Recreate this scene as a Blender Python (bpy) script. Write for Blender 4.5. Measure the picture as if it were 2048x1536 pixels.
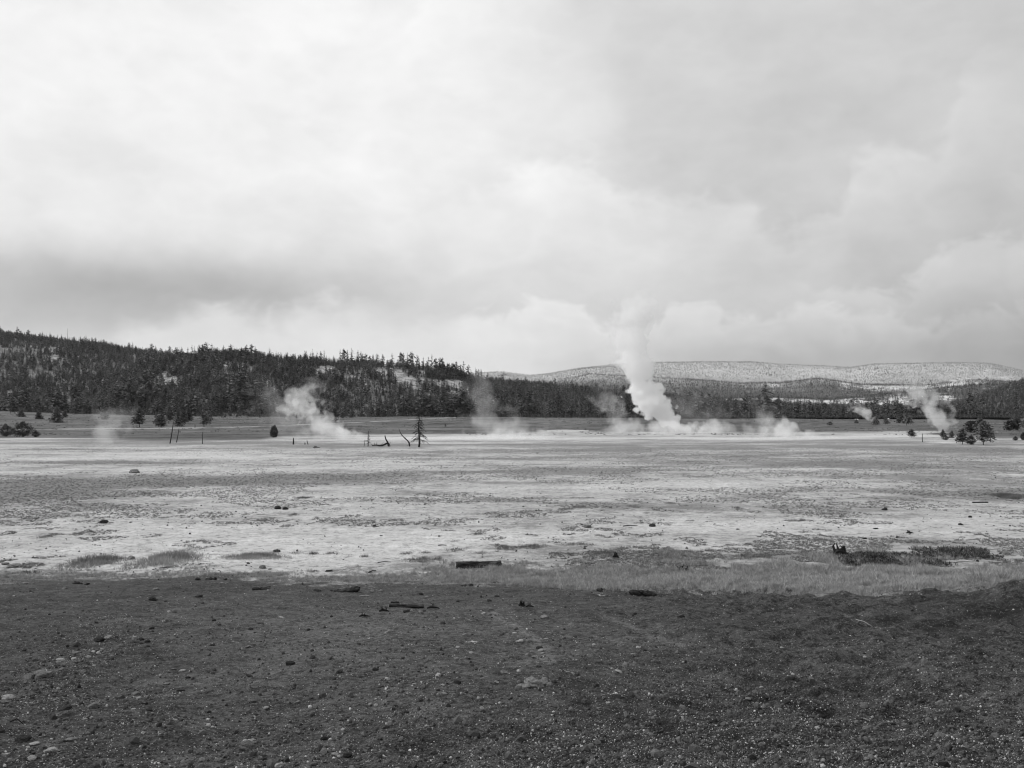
import bpy, bmesh, math, random
import numpy as np
from mathutils import Vector, Matrix, Euler

# ------------------------------------------------------------------ scene, camera, sky, sun, exposure
for o in list(bpy.data.objects):
    bpy.data.objects.remove(o)
scene = bpy.context.scene
C = scene.collection
F, HZ, EYE = 1850.0, 835.0, 5.0            # focal length and horizon row on a 2048 x 1536 frame, eye height over the flat
R = math.radians

cam_d = bpy.data.cameras.new('camera')
cam_d.sensor_width = 36.0
cam_d.lens = 36.0 * F / 2048.0
cam_d.shift_y = (HZ - 768.0) / 2048.0
cam_d.clip_start, cam_d.clip_end = 0.1, 60000.0
cam = bpy.data.objects.new('camera', cam_d)
cam.location = (0, 0, EYE)
cam.rotation_euler = (R(90), 0, 0)
C.objects.link(cam)
scene.camera = cam

SUN_AZ, SUN_EL = R(-72), R(46)             # azimuth from +Y towards +X
sun_d = bpy.data.lights.new('sun', 'SUN')
sun_d.energy = 2.4
sun_d.angle = R(14)
sun_d.color = (1, 1, 1)
sun = bpy.data.objects.new('sun', sun_d)
sd = Vector((math.sin(SUN_AZ) * math.cos(SUN_EL), math.cos(SUN_AZ) * math.cos(SUN_EL), math.sin(SUN_EL)))
sun.rotation_euler = sd.to_track_quat('Z', 'Y').to_euler()
sun.location = (-40, 30, 60)
C.objects.link(sun)

vs = scene.view_settings
vs.view_transform, vs.look, vs.exposure, vs.gamma = 'Standard', 'None', 0.0, 1.0
vs.use_curve_mapping = False
scene.render.engine = 'CYCLES'
cy = scene.cycles
cy.max_bounces, cy.diffuse_bounces, cy.glossy_bounces = 16, 2, 1
cy.volume_bounces = 12
cy.volume_step_rate = 1.0
cy.volume_max_steps = 256
cy.use_denoising = True
cy.denoiser = 'OPENIMAGEDENOISE'
cy.pixel_filter_type, cy.filter_width = 'BLACKMAN_HARRIS', 1.2


class NT:
    """small node-tree writer"""
    def __init__(s, tree):
        s.t = tree
    def n(s, typ, **kw):
        nd = s.t.nodes.new(typ)
        for k, v in kw.items():
            setattr(nd, k, v)
        return nd
    def put(s, sock, v):
        if hasattr(v, 'is_output'):
            s.t.links.new(v, sock)
        elif isinstance(v, (int, float)) and sock.type == 'RGBA':
            sock.default_value = (v, v, v, 1)
        else:
            sock.default_value = v
    def m(s, op, a, b=None, c=None, clamp=False):
        nd = s.n('ShaderNodeMath', operation=op)
        nd.use_clamp = clamp
        for i, v in enumerate((a, b, c)):
            if v is not None:
                s.put(nd.inputs[i], v)
        return nd.outputs[0]
    def add(s, a, b): return s.m('ADD', a, b)
    def sub(s, a, b): return s.m('SUBTRACT', a, b)
    def mul(s, a, b): return s.m('MULTIPLY', a, b)
    def ramp(s, v, a, b, lo=0.0, hi=1.0, smooth=True):
        nd = s.n('ShaderNodeMapRange', interpolation_type='SMOOTHSTEP' if smooth else 'LINEAR')
        s.put(nd.inputs[0], v)
        for i, q in zip((1, 2, 3, 4), (a, b, lo, hi)):
            s.put(nd.inputs[i], q)
        return nd.outputs[0]
    def mix(s, f, a, b):
        nd = s.n('ShaderNodeMix', data_type='FLOAT')
        s.put(nd.inputs[0], f); s.put(nd.inputs[2], a); s.put(nd.inputs[3], b)
        return nd.outputs[0]
    def noise(s, vec, scale, detail=4.0, rough=0.55, dist=0.0, out=0):
        nd = s.n('ShaderNodeTexNoise')
        s.put(nd.inputs['Vector'], vec)
        s.put(nd.inputs['Scale'], scale); s.put(nd.inputs['Detail'], detail)
        s.put(nd.inputs['Roughness'], rough); s.put(nd.inputs['Distortion'], dist)
        return nd.outputs[out]
    def voro(s, vec, scale, feature='F1', rnd=1.0):
        nd = s.n('ShaderNodeTexVoronoi', feature=feature)
        s.put(nd.inputs['Vector'], vec); s.put(nd.inputs['Scale'], scale); s.put(nd.inputs['Randomness'], rnd)
        return nd
    def vmul(s, v, k):
        nd = s.n('ShaderNodeVectorMath', operation='MULTIPLY')
        s.put(nd.inputs[0], v); s.put(nd.inputs[1], k)
        return nd.outputs[0]
    def vadd(s, v, k):
        nd = s.n('ShaderNodeVectorMath', operation='ADD')
        s.put(nd.inputs[0], v); s.put(nd.inputs[1], k)
        return nd.outputs[0]
    def curve(s, v, pts):
        """float curve through pts = [(0..1, value)]; returns the value"""
        lo = min(p[1] for p in pts); hi = max(p[1] for p in pts)
        sp = max(hi - lo, 1e-6)
        nd = s.n('ShaderNodeFloatCurve')
        cv = nd.mapping.curves[0]
        pts = sorted(pts)
        while len(cv.points) < len(pts):
            cv.points.new(0.5, 0.5)
        for p, q in zip(cv.points, pts):
            p.location = (q[0], (q[1] - lo) / sp)
            p.handle_type = 'AUTO_CLAMPED'
        nd.mapping.update()
        s.put(nd.inputs['Value'], v)
        return s.add(s.mul(nd.outputs[0], sp), lo)


def build_world():
    w = bpy.data.worlds.new('World')
    scene.world = w
    w.use_nodes = True
    t = NT(w.node_tree)
    w.node_tree.nodes.clear()
    out = t.n('ShaderNodeOutputWorld')
    bg = t.n('ShaderNodeBackground')
    bg.inputs[1].default_value = 0.1
    w.node_tree.links.new(bg.outputs[0], out.inputs[0])
    sky = t.n('ShaderNodeTexSky', sky_type='NISHITA')
    sky.sun_disc = False
    sky.sun_elevation, sky.sun_rotation = SUN_EL, SUN_AZ
    bw = t.n('ShaderNodeRGBToBW')
    w.node_tree.links.new(sky.outputs[0], bw.inputs[0])
    D = t.n('ShaderNodeTexCoord').outputs['Generated']
    sx = t.n('ShaderNodeSeparateXYZ')
    t.put(sx.inputs[0], D)
    # wispy drift of the coordinates, then azimuth and elevation (radians)
    wn = t.n('ShaderNodeSeparateXYZ')
    t.put(wn.inputs[0], t.noise(D, 5.0, 4, 0.6, out=1))
    w1, w2 = wn.outputs[0], wn.outputs[1]
    fine = t.noise(t.vmul(D, (1, 1, 1.7)), 11.0, 7, 0.62)
    soft = t.noise(t.vmul(D, (1, 1, 2.2)), 3.2, 4, 0.5)
    az = t.m('ARCTAN2', sx.outputs[0], sx.outputs[1])
    el = t.m('ARCSINE', sx.outputs[2])
    azw = t.add(az, t.mul(t.sub(w1, 0.5), 0.10))
    elw = t.add(el, t.mul(t.sub(w2, 0.5), 0.05))
    def AZ(px): return math.atan((px - 1024) / F)
    def EL(px, py): return math.atan((HZ - py) / F * math.cos(AZ(px)))
    def blob(px, py, rx, ry, a, A=azw, E=elw):
        u = t.m('DIVIDE', t.sub(A, AZ(px)), rx / F)
        v = t.m('DIVIDE', t.sub(E, EL(px, py)), ry / F)
        return t.mul(t.m('EXPONENT', t.mul(t.add(t.mul(u, u), t.mul(v, v)), -1.0)), a)
    # overall tone of the overcast: brightest towards the hidden sun, greyer to the right
    B = t.mix(t.ramp(azw, AZ(650), AZ(2150)), 0.945, 0.785)
    B = t.add(B, t.mul(t.sub(soft, 0.5), 0.17))
    B = t.add(B, t.mul(t.sub(fine, 0.5), 0.085))
    mid = t.noise(t.vmul(t.vadd(D, t.vmul(wn.inputs[0].links[0].from_socket, (0.10, 0.10, 0.06))), (1, 1, 2.0)), 6.5, 5, 0.55)
    B = t.add(B, t.mul(t.sub(t.m('ABSOLUTE', t.sub(mid, 0.5)), 0.09), -0.17))
    for a in ((40, 600, 620, 100, -0.24), (420, 560, 330, 48, -0.09), (1330, 190, 330, 130, -0.03), (1400, 330, 170, 90, -0.035),
              (80, 130, 120, 70, 0.03), (2150, 720, 750, 120, -0.225), (350, 545, 520, 45, -0.015), (1024, 440, 220, 90, -0.045), (1500, 560, 600, 160, -0.045), (1450, 720, 400, 40, -0.05), (1050, 180, 300, 160, 0.02)):
        B = t.add(B, blob(*a))
    # banks of cumulus: a lumpy top edge, lit along the top, dissolving downwards
    puff = t.mul(t.sub(0.16, t.m('ABSOLUTE', t.sub(t.noise(t.vmul(D, (1, 1, 1.4)), 17.0, 2, 0.5, 0.6), 0.5))), 2.2)
    rag = t.add(t.mul(puff, 0.045), t.mul(t.sub(fine, 0.5), 0.085))
    a0, a1 = AZ(-60), AZ(2110)
    u01 = t.m('DIVIDE', t.sub(az, a0), a1 - a0, clamp=True)
    def bank(edge, soften, length, gain, xr, set_to=None):
        nonlocal B
        pts = [((AZ(x) - a0) / (a1 - a0), EL(x, y)) for x, y in edge]
        e = t.curve(u01, pts)
        d = t.sub(t.add(e, rag), el)                        # depth below the ragged top
        k = t.ramp(d, 0.0, soften / F)
        k = t.mul(k, t.m('EXPONENT', t.mul(t.m('MAXIMUM', d, 0.0), -F / length)))
        f0, f1, f2, f3 = xr
        k = t.mul(k, t.mul(t.ramp(azw, AZ(f0), AZ(f1)), t.sub(1.0, t.ramp(azw, AZ(f2), AZ(f3)))))
        if set_to is None:
            B = t.add(B, t.mul(k, gain))
        else:
            B = t.mix(t.mul(k, gain), B, t.add(set_to, t.add(t.mul(t.sub(fine, 0.5), 0.16), t.mul(t.sub(soft, 0.5), 0.12))))
    bank([(-60, 400), (800, 400), (960, 372), (1060, 330), (1150, 312), (1220, 352), (1370, 385), (1470, 380), (1560, 440), (1660, 425),
          (1710, 330), (1780, 300), (1850, 300), (1910, 215), (1980, 108), (2110, 90)], 62, 150, 0.075, (820, 1100, 1750, 2150))
    bank([(-60, 500), (1100, 520), (1350, 520), (1600, 540), (1750, 590), (1850, 545), (1940, 490), (2110, 470)], 42, 140, 0.09, (1500, 1800, 2200, 2600))
    bank([(-60, 690), (190, 690), (240, 652), (300, 625), (390, 600), (470, 592), (560, 606), (640, 600), (760, 622), (880, 640), (1000, 650), (1130, 600),
          (1200, 640), (2110, 700)], 78, 520, 0.80, (120, 330, 640, 1200), 0.888)
    bank([(-60, 640), (880, 650), (1000, 640), (1120, 596), (1180, 630), (1290, 660), (1340, 628), (1420, 616), (1460, 648), (1540, 632), (1640, 628), (1720, 645),
          (1850, 640), (2110, 600)], 34, 95, 0.09, (880, 1000, 1900, 2300))
    B = t.m('MINIMUM', t.m('MAXIMUM', B, 0.30), 0.985)
    lin = t.mul(t.m('POWER', B, 2.2), 10.0)                 # radiance of the cloud deck (background strength is 0.1)
    v = t.mix(0.975, bw.outputs[0], lin)                     # the clear sky barely shows through the overcast
    t.put(bg.inputs[0], v)
    w.cycles.sampling_method = 'MANUAL'
    w.cycles.sample_map_resolution = 512

build_world()

# ------------------------------------------------------------------ helpers
rng = np.random.default_rng(7)
random.seed(7)

def _hash(ix, iy, seed):
    h = (ix.astype(np.int64) * 374761393 + iy.astype(np.int64) * 668265263 + seed * 982451653) & 0xFFFFFFFF
    h = ((h ^ (h >> 13)) * 1274126177) & 0xFFFFFFFF
    h = h ^ (h >> 16)
    return (h & 0xFFFFFF) / float(0xFFFFFF)

def vnoise(x, y, seed=0):
    x = np.asarray(x, float); y = np.asarray(y, float)
    ix, iy = np.floor(x), np.floor(y)
    fx, fy = x - ix, y - iy
    fx = fx * fx * fx * (fx * (fx * 6 - 15) + 10); fy = fy * fy * fy * (fy * (fy * 6 - 15) + 10)
    a, b = _hash(ix, iy, seed), _hash(ix + 1, iy, seed)
    c, d = _hash(ix, iy + 1, seed), _hash(ix + 1, iy + 1, seed)
    return (a * (1 - fx) + b * fx) * (1 - fy) + (c * (1 - fx) + d * fx) * fy

def fbm(x, y, seed=0, octs=4, gain=0.5):
    s, amp, tot, k = 0.0, 1.0, 0.0, 1.0
    for i in range(octs):
        c, sn = math.cos(i * 1.1), math.sin(i * 1.1)
        s = s + amp * vnoise((x * c - y * sn) * k, (x * sn + y * c) * k, seed + i * 17)
        tot += amp; amp *= gain; k *= 2.03
    return s / tot - 0.5

def sstep(a, b, v):
    t = np.clip((v - a) / (b - a), 0, 1)
    return t * t * (3 - 2 * t)

def mesh_np(name, verts, faces, mats=(), mat_idx=None, attrs=None, smooth=False):
    """faces: (n,3) or (n,4) int array or a list of such arrays"""
    me = bpy.data.meshes.new(name)
    if not isinstance(faces, list):
        faces = [faces]
    faces = [np.asarray(f, np.int32) for f in faces if len(f)]
    verts = np.asarray(verts, np.float32)
    nl = sum(f.size for f in faces); nf = sum(len(f) for f in faces)
    me.vertices.add(len(verts)); me.vertices.foreach_set('co', verts.ravel())
    me.loops.add(nl); me.polygons.add(nf)
    me.loops.foreach_set('vertex_index', np.concatenate([f.ravel() for f in faces]))
    cnt = np.concatenate([np.full(len(f), f.shape[1], np.int32) for f in faces])
    st = np.concatenate([[0], np.cumsum(cnt)[:-1]]).astype(np.int32)
    me.polygons.foreach_set('loop_start', st)
    if mat_idx is not None:
        me.polygons.foreach_set('material_index', np.asarray(mat_idx, np.int32))
    me.polygons.foreach_set('use_smooth', np.full(nf, bool(smooth)))
    for m in mats:
        me.materials.append(m)
    for k, v in (attrs or {}).items():
        a = me.attributes.new(k, 'FLOAT', 'POINT')
        a.data.foreach_set('value', np.asarray(v, np.float32))
    me.update(calc_edges=True)
    me.validate()
    return me

def link(name, me, parent=None, loc=(0, 0, 0), rot=(0, 0, 0), scale=(1, 1, 1)):
    o = bpy.data.objects.new(name, me)
    C.objects.link(o)
    o.location, o.rotation_euler, o.scale = loc, rot, scale
    if parent is not None:
        o.parent = parent
    return o

def empty(name, loc=(0, 0, 0), rz=0.0, scale=(1, 1, 1)):
    o = link(name, None, None, loc, (0, 0, rz), scale)
    o.empty_display_size = 0.2
    return o

def tag(o, label=None, cat=None, group=None, kind=None):
    for k, v in (('label', label), ('category', cat), ('group', group), ('kind', kind)):
        if v:
            o[k] = v
    return o

class MB:
    """collects pieces of one mesh"""
    def __init__(s):
        s.v, s.q, s.t, s.n = [], [], [], 0
    def add(s, v, quads=None, tris=None):
        v = np.asarray(v, float)
        if quads is not None and len(quads): s.q.append(np.asarray(quads) + s.n)
        if tris is not None and len(tris): s.t.append(np.asarray(tris) + s.n)
        s.v.append(v); s.n += len(v)
    def tube(s, pts, rad, seg=7, caps=True, wob=0.0):
        pts = [Vector(p) for p in pts]
        if not hasattr(rad, '__len__'): rad = [rad] * len(pts)
        vs, prev = [], None
        for i, p in enumerate(pts):
            d = (pts[min(i + 1, len(pts) - 1)] - pts[max(i - 1, 0)]).normalized()
            if prev is None:
                a = d.orthogonal().normalized()
            else:
                a = (prev - d * prev.dot(d)).normalized()
            prev = a; b = d.cross(a)
            for k in range(seg):
                th = 2 * math.pi * k / seg
                rr = rad[i] * (1 + wob * (random.random() - 0.5))
                vs.append(p + (a * math.cos(th) + b * math.sin(th)) * rr)
        q = [(i * seg + k, i * seg + (k + 1) % seg, (i + 1) * seg + (k + 1) % seg, (i + 1) * seg + k) for i in range(len(pts) - 1) for k in range(seg)]
        tr = []
        if caps:
            n = len(vs)
            vs += [pts[0], pts[-1]]
            tr = [(n, (k + 1) % seg, k) for k in range(seg)] + [(n + 1, (len(pts) - 1) * seg + k, (len(pts) - 1) * seg + (k + 1) % seg) for k in range(seg)]
        s.add(vs, q, tr)
    def mesh(s, name, mats, smooth=False, **kw):
        return mesh_np(name, np.concatenate(s.v), ([np.concatenate(s.q)] if s.q else []) + ([np.concatenate(s.t)] if s.t else []), mats, smooth=smooth, **kw)

# ------------------------------------------------------------------ materials (a black-and-white photograph: greys only)
def material(name):
    m = bpy.data.materials.new(name)
    m.use_nodes = True
    t = NT(m.node_tree)
    b = m.node_tree.nodes['Principled BSDF']
    b.inputs['Roughness'].default_value = 0.9
    b.inputs['Specular IOR Level'].default_value = 0.15
    return m, t, b

def bump(t, b, h, strength, dist):
    nd = t.n('ShaderNodeBump')
    nd.inputs['Strength'].default_value = strength
    nd.inputs['Distance'].default_value = dist
    t.put(nd.inputs['Height'], h)
    t.t.links.new(nd.outputs[0], b.inputs['Normal'])

def simple(name, lo, hi, scale=4.0, detail=5, bump_d=0.0, rnd=0.0, coord='Object', rough=0.9):
    m, t, b = material(name)
    tc = t.n('ShaderNodeTexCoord').outputs[coord]
    n = t.noise(tc, scale, detail, 0.6)
    v = t.ramp(n, 0.3, 0.7, lo, hi)
    if rnd:
        r = t.n('ShaderNodeObjectInfo').outputs['Random']
        v = t.mul(v, t.ramp(r, 0, 1, 1 - rnd, 1 + rnd, smooth=False))
    t.put(b.inputs['Base Color'], v)
    b.inputs['Roughness'].default_value = rough
    if bump_d:
        bump(t, b, t.noise(tc, scale * 3, 6, 0.65), 0.9, bump_d)
    return m

M = {}
M['needles'] = simple('pine_needles', 0.062, 0.14, 0.9, 3, rnd=0.45)
M['needles_grey'] = simple('dusty_pine_needles', 0.10, 0.18, 0.9, 3, rnd=0.35)
M['bush_leaf'] = simple('bush_leaves', 0.08, 0.16, 1.2, 3, rnd=0.3)
M['bark'] = simple('bark', 0.03, 0.09, 3.0, 5, 0.02)
M['frost'] = simple('frosted_needles', 0.34, 0.66, 0.25, 3, rnd=0.3)
M['deadwood'] = simple('dead_wood', 0.012, 0.04, 3.0, 5, 0.01)
M['greywood'] = simple('weathered_wood', 0.16, 0.34, 6.0, 5, 0.004)
M['grass'] = simple('pale_grass', 0.25, 0.50, 0.35, 3, rnd=0.35)
M['grass_dark'] = simple('dark_grass', 0.11, 0.24, 0.6, 3, rnd=0.35)
M['grass_mid'] = simple('mound_grass', 0.16, 0.34, 0.5, 3, rnd=0.3)
M['juniper'] = simple('juniper_scrub', 0.045, 0.11, 2.0, 3, rnd=0.3)
M['stone_pale'] = simple('pale_stone', 0.17, 0.38, 9.0, 6, 0.012, rnd=0.25)
M['stone_mid'] = simple('grey_stone', 0.075, 0.19, 9.0, 6, 0.012, rnd=0.3)
M['stone_dark'] = simple('dark_stone', 0.012, 0.04, 9.0, 6, 0.012, rnd=0.3)
M['chip'] = simple('gravel_chip', 0.17, 0.52, 30.0, 3, rnd=0.6)
M['chip_dark'] = simple('gravel_grain', 0.03, 0.12, 30.0, 3, rnd=0.6)
M['paint'] = simple('white_paint', 0.55, 0.7, 2.0, 2)
M['roofing'] = simple('dull_roofing', 0.18, 0.26, 2.0, 3)
M['pane'] = simple('dark_pane', 0.03, 0.05, 2.0, 2, rough=0.2)

def log_material():
    m, t, b = material('charred_log_bark')
    tc = t.n('ShaderNodeTexCoord').outputs['Object']
    n = t.noise(t.vmul(tc, (1.5, 14, 14)), 2.0, 6, 0.65)
    n2 = t.noise(tc, 3.0, 4, 0.6)
    v = t.add(t.ramp(n, 0.35, 0.7, 0.008, 0.075), t.ramp(n2, 0.5, 0.7, 0.0, 0.05))
    t.put(b.inputs['Base Color'], v)
    bump(t, b, n, 1.0, 0.015)
    return m
M['log'] = log_material()

# ------------------------------------------------------------------ the ground
def interp(x, pts):
    p = sorted(pts)
    return np.interp(x, [a for a, _ in p], [b for _, b in p])

def to_px(x, y):
    return 1024 + F * x / np.maximum(y, 0.5)

def ground(x, y):
    x = np.asarray(x, float); y = np.asarray(y, float)
    px = np.where(y > 1, to_px(x, y), 1024)
    e = np.minimum(3.3 - 0.118 * y, 3.3)
    e = 0.5 * (e + np.sqrt(e * e + 0.05))
    e = e - 0.06 * (e < 1e-9)
    near = sstep(0.02, 0.5, e)
    # the bank swells up on the right
    e = e + 0.85 * np.exp(-(((x - 14.2) / 4.2) ** 2 + ((y - 19.5) / 3.4) ** 2))
    rr = np.hypot(x, y)
    right = sstep(-1.5, 3.0, x - 0.10 * y) * near
    z = e + near * (0.20 * fbm(x / 3.1, y / 3.1, 3, 3) + 0.11 * fbm(x / 0.6, y / 0.6, 5, 3, 0.6))
    z = z + right * (0.36 * fbm(x / 0.62, y / 0.62, 8, 3, 0.6))
    fade = np.clip(1 - rr / 260.0, 0, 1)
    z = z + (1 - near) * fade * (0.16 * fbm(x / 9.0, y / 9.0, 11, 3) + 0.06 * fbm(x / 1.7, y / 1.7, 13, 3))
    # terrace and meadow rising to the forest
    d0 = interp(px, [(-400, 255), (600, 262), (950, 300), (1100, 325), (1500, 325), (1650, 300), (2048, 290), (2600, 280)])
    d1 = interp(px, [(-400, 640), (300, 680), (600, 690), (950, 480), (1080, 425), (1500, 430), (1620, 600), (2048, 760), (2600, 760)])
    zt = interp(px, [(-400, 11), (0, 9.2), (250, 6.4), (600, 5.6), (950, 5.0), (1100, 4.6), (1500, 4.0), (1650, 3.2), (2048, 3.0), (2600, 3.0)])
    k = np.clip((y - d0) / (d1 - d0), 0, 1)
    k = 0.55 * k + 0.45 * k * k * (3 - 2 * k)
    z = z + zt * k * (y > 0)
    z = z + (y > 0) * np.clip((y - d0) / 150, 0, 1) * (1.7 * fbm(x / 70, y / 70, 21, 3) + 0.4 * fbm(x / 14, y / 14, 22, 2))
    z = z + (y > 0) * 2.6 * np.exp(-(((x - 140) / 11) ** 2 + ((y - 425) / 20) ** 2))
    z = z + (y > 0) * 0.9 * np.exp(-(((x - 163) / 14) ** 2 + ((y - 345) / 18) ** 2))
    return z

_marchY = np.concatenate([np.linspace(4, 60, 2600), np.linspace(60.05, 1100, 5200)])
def hit(px, py):
    """ground point seen at this place of a 2048 x 1536 frame"""
    y = _marchY
    x = (px - 1024) / F * y
    g = ground(x, y) - (EYE - (py - HZ) / F * y)
    i = np.argmax(g > 0)
    if not g[i] > 0:
        i = len(y) - 1
    return float(x[i]), float(y[i]), float(ground(x[i], y[i]))

def mpp(y):
    return y / F                                    # metres per frame pixel at this depth

EDGE = [(-900, 29), (0, 27.0), (130, 27.6), (420, 28.4), (560, 26.9), (700, 26.6), (820, 27.0), (1000, 26.6), (1100, 25.6), (1200, 24.6), (1500, 23.4), (1700, 22.9), (1800, 22.5),
        (1850, 22.6), (1930, 22.0), (2048, 21.2), (2200, 21.0), (2900, 24)]

def cover_bias(px, py):
    s = 0.0
    for gx, gy, sx, sy, a in (
        (330, 962, 420, 10, .55), (120, 985, 260, 18, .45), (760, 953, 330, 9, .40), (1080, 940, 330, 8, .28), (0, 1000, 160, 14, .35),
        (1760, 925, 520, 18, .30), (1850, 990, 300, 34, .30), (2040, 993, 60, 5, .7), (1560, 898, 460, 9, .30), (1950, 900, 200, 7, .45), (1180, 903, 260, 4, .16),
        (820, 893, 420, 4, .45), (640, 905, 300, 4, .15), (300, 882, 220, 4, .35), (120, 898, 130, 3, .40), (130, 925, 180, 3, .30), (1350, 915, 300, 5, .25),
        (1230, 1015, 260, 10, .18), (1620, 1060, 120, 4, .20), (1850, 1085, 250, 9, .28), (1330, 1110, 260, 11, .36), (1650, 1110, 320, 11, .30), (380, 1075, 120, 5, .10),
        (1900, 1040, 300, 6, -.18), (250, 915, 420, 6, -.30), (500, 938, 420, 5, -.30), (150, 893, 300, 3, -.20), (1000, 885, 280, 3, -.45), (950, 876, 230, 3.0, -.9),
        (420, 1105, 480, 34, -.34), (820, 1085, 420, 30, -.30), (1450, 1055, 420, 14, -.34), (1250, 1035, 300, 8, -.12), (1150, 972, 420, 10, -.26), (600, 1020, 420, 10, -.10),
        (1500, 884, 700, 3, .35), (1024, 889, 1300, 4, .22), (200, 886, 500, 2, .2), (1560, 877, 170, 2.2, -.8), (1790, 873, 140, 2.5, -.4), (1890, 885, 40, 1.2, -.9), (1350, 893, 120, 1.5, -.3), (1650, 938, 160, 2.5, -.3), (2040, 950, 40, 2.5, -.5)):
        s = s + a * np.exp(-(((px - gx) / sx) ** 2 + ((py - gy) / sy) ** 2))
    return s

def gravel_tone(px, py):
    s = 0.0
    for gx, gy, sx, sy, a in ((720, 1260, 320, 62, .8), (300, 1230, 260, 40, .25), (880, 1400, 160, 60, .35), (1090, 1300, 120, 55, .4), (560, 1360, 200, 50, .25), (1250, 1280, 120, 30, .25),
                              (1450, 1470, 420, 90, -.5), (1000, 1500, 160, 40, -.35), (120, 1290, 220, 40, -.15), (1950, 1230, 200, 40, -.5), (1750, 1400, 220, 60, -.1), (1545, 1488, 50, 9, -1.6), (1300, 1465, 40, 10, -1.2), (1170, 1400, 30, 10, -1.0), (1990, 1492, 30, 9, -1.2), (1290, 1512, 26, 9, -1.3), (1350, 1402, 26, 7, -1.2), (1860, 1445, 24, 8, -1.0), (1870, 1250, 40, 8, -.9), (2000, 1225, 30, 7, -.9), (1150, 1330, 40, 8, -.8)):
        s = s + a * np.exp(-(((px - gx) / sx) ** 2 + ((py - gy) / sy) ** 2))
    def trail(pts, wdt, a):
        d = np.full(np.shape(px), 1e9)
        for (x0, y0), (x1, y1) in zip(pts[:-1], pts[1:]):
            k = np.clip(((px - x0) * (x1 - x0) + (py - y0) * (y1 - y0)) / ((x1 - x0) ** 2 + (y1 - y0) ** 2), 0, 1)
            d = np.minimum(d, np.hypot(px - x0 - k * (x1 - x0), (py - y0 - k * (y1 - y0)) * 1.6))
        return a * np.exp(-(d / wdt) ** 2)
    s = s + trail([(985, 1232), (1010, 1240), (1035, 1252), (1052, 1268), (1075, 1282), (1085, 1300), (1098, 1322)], 11, 1.05)
    s = s + trail([(1205, 1230), (1235, 1243), (1262, 1252), (1285, 1264), (1315, 1280), (1370, 1294)], 7, 0.9)
    s = s + trail([(1680, 1225), (1712, 1243), (1740, 1252)], 5, 0.7)
    return s

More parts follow.
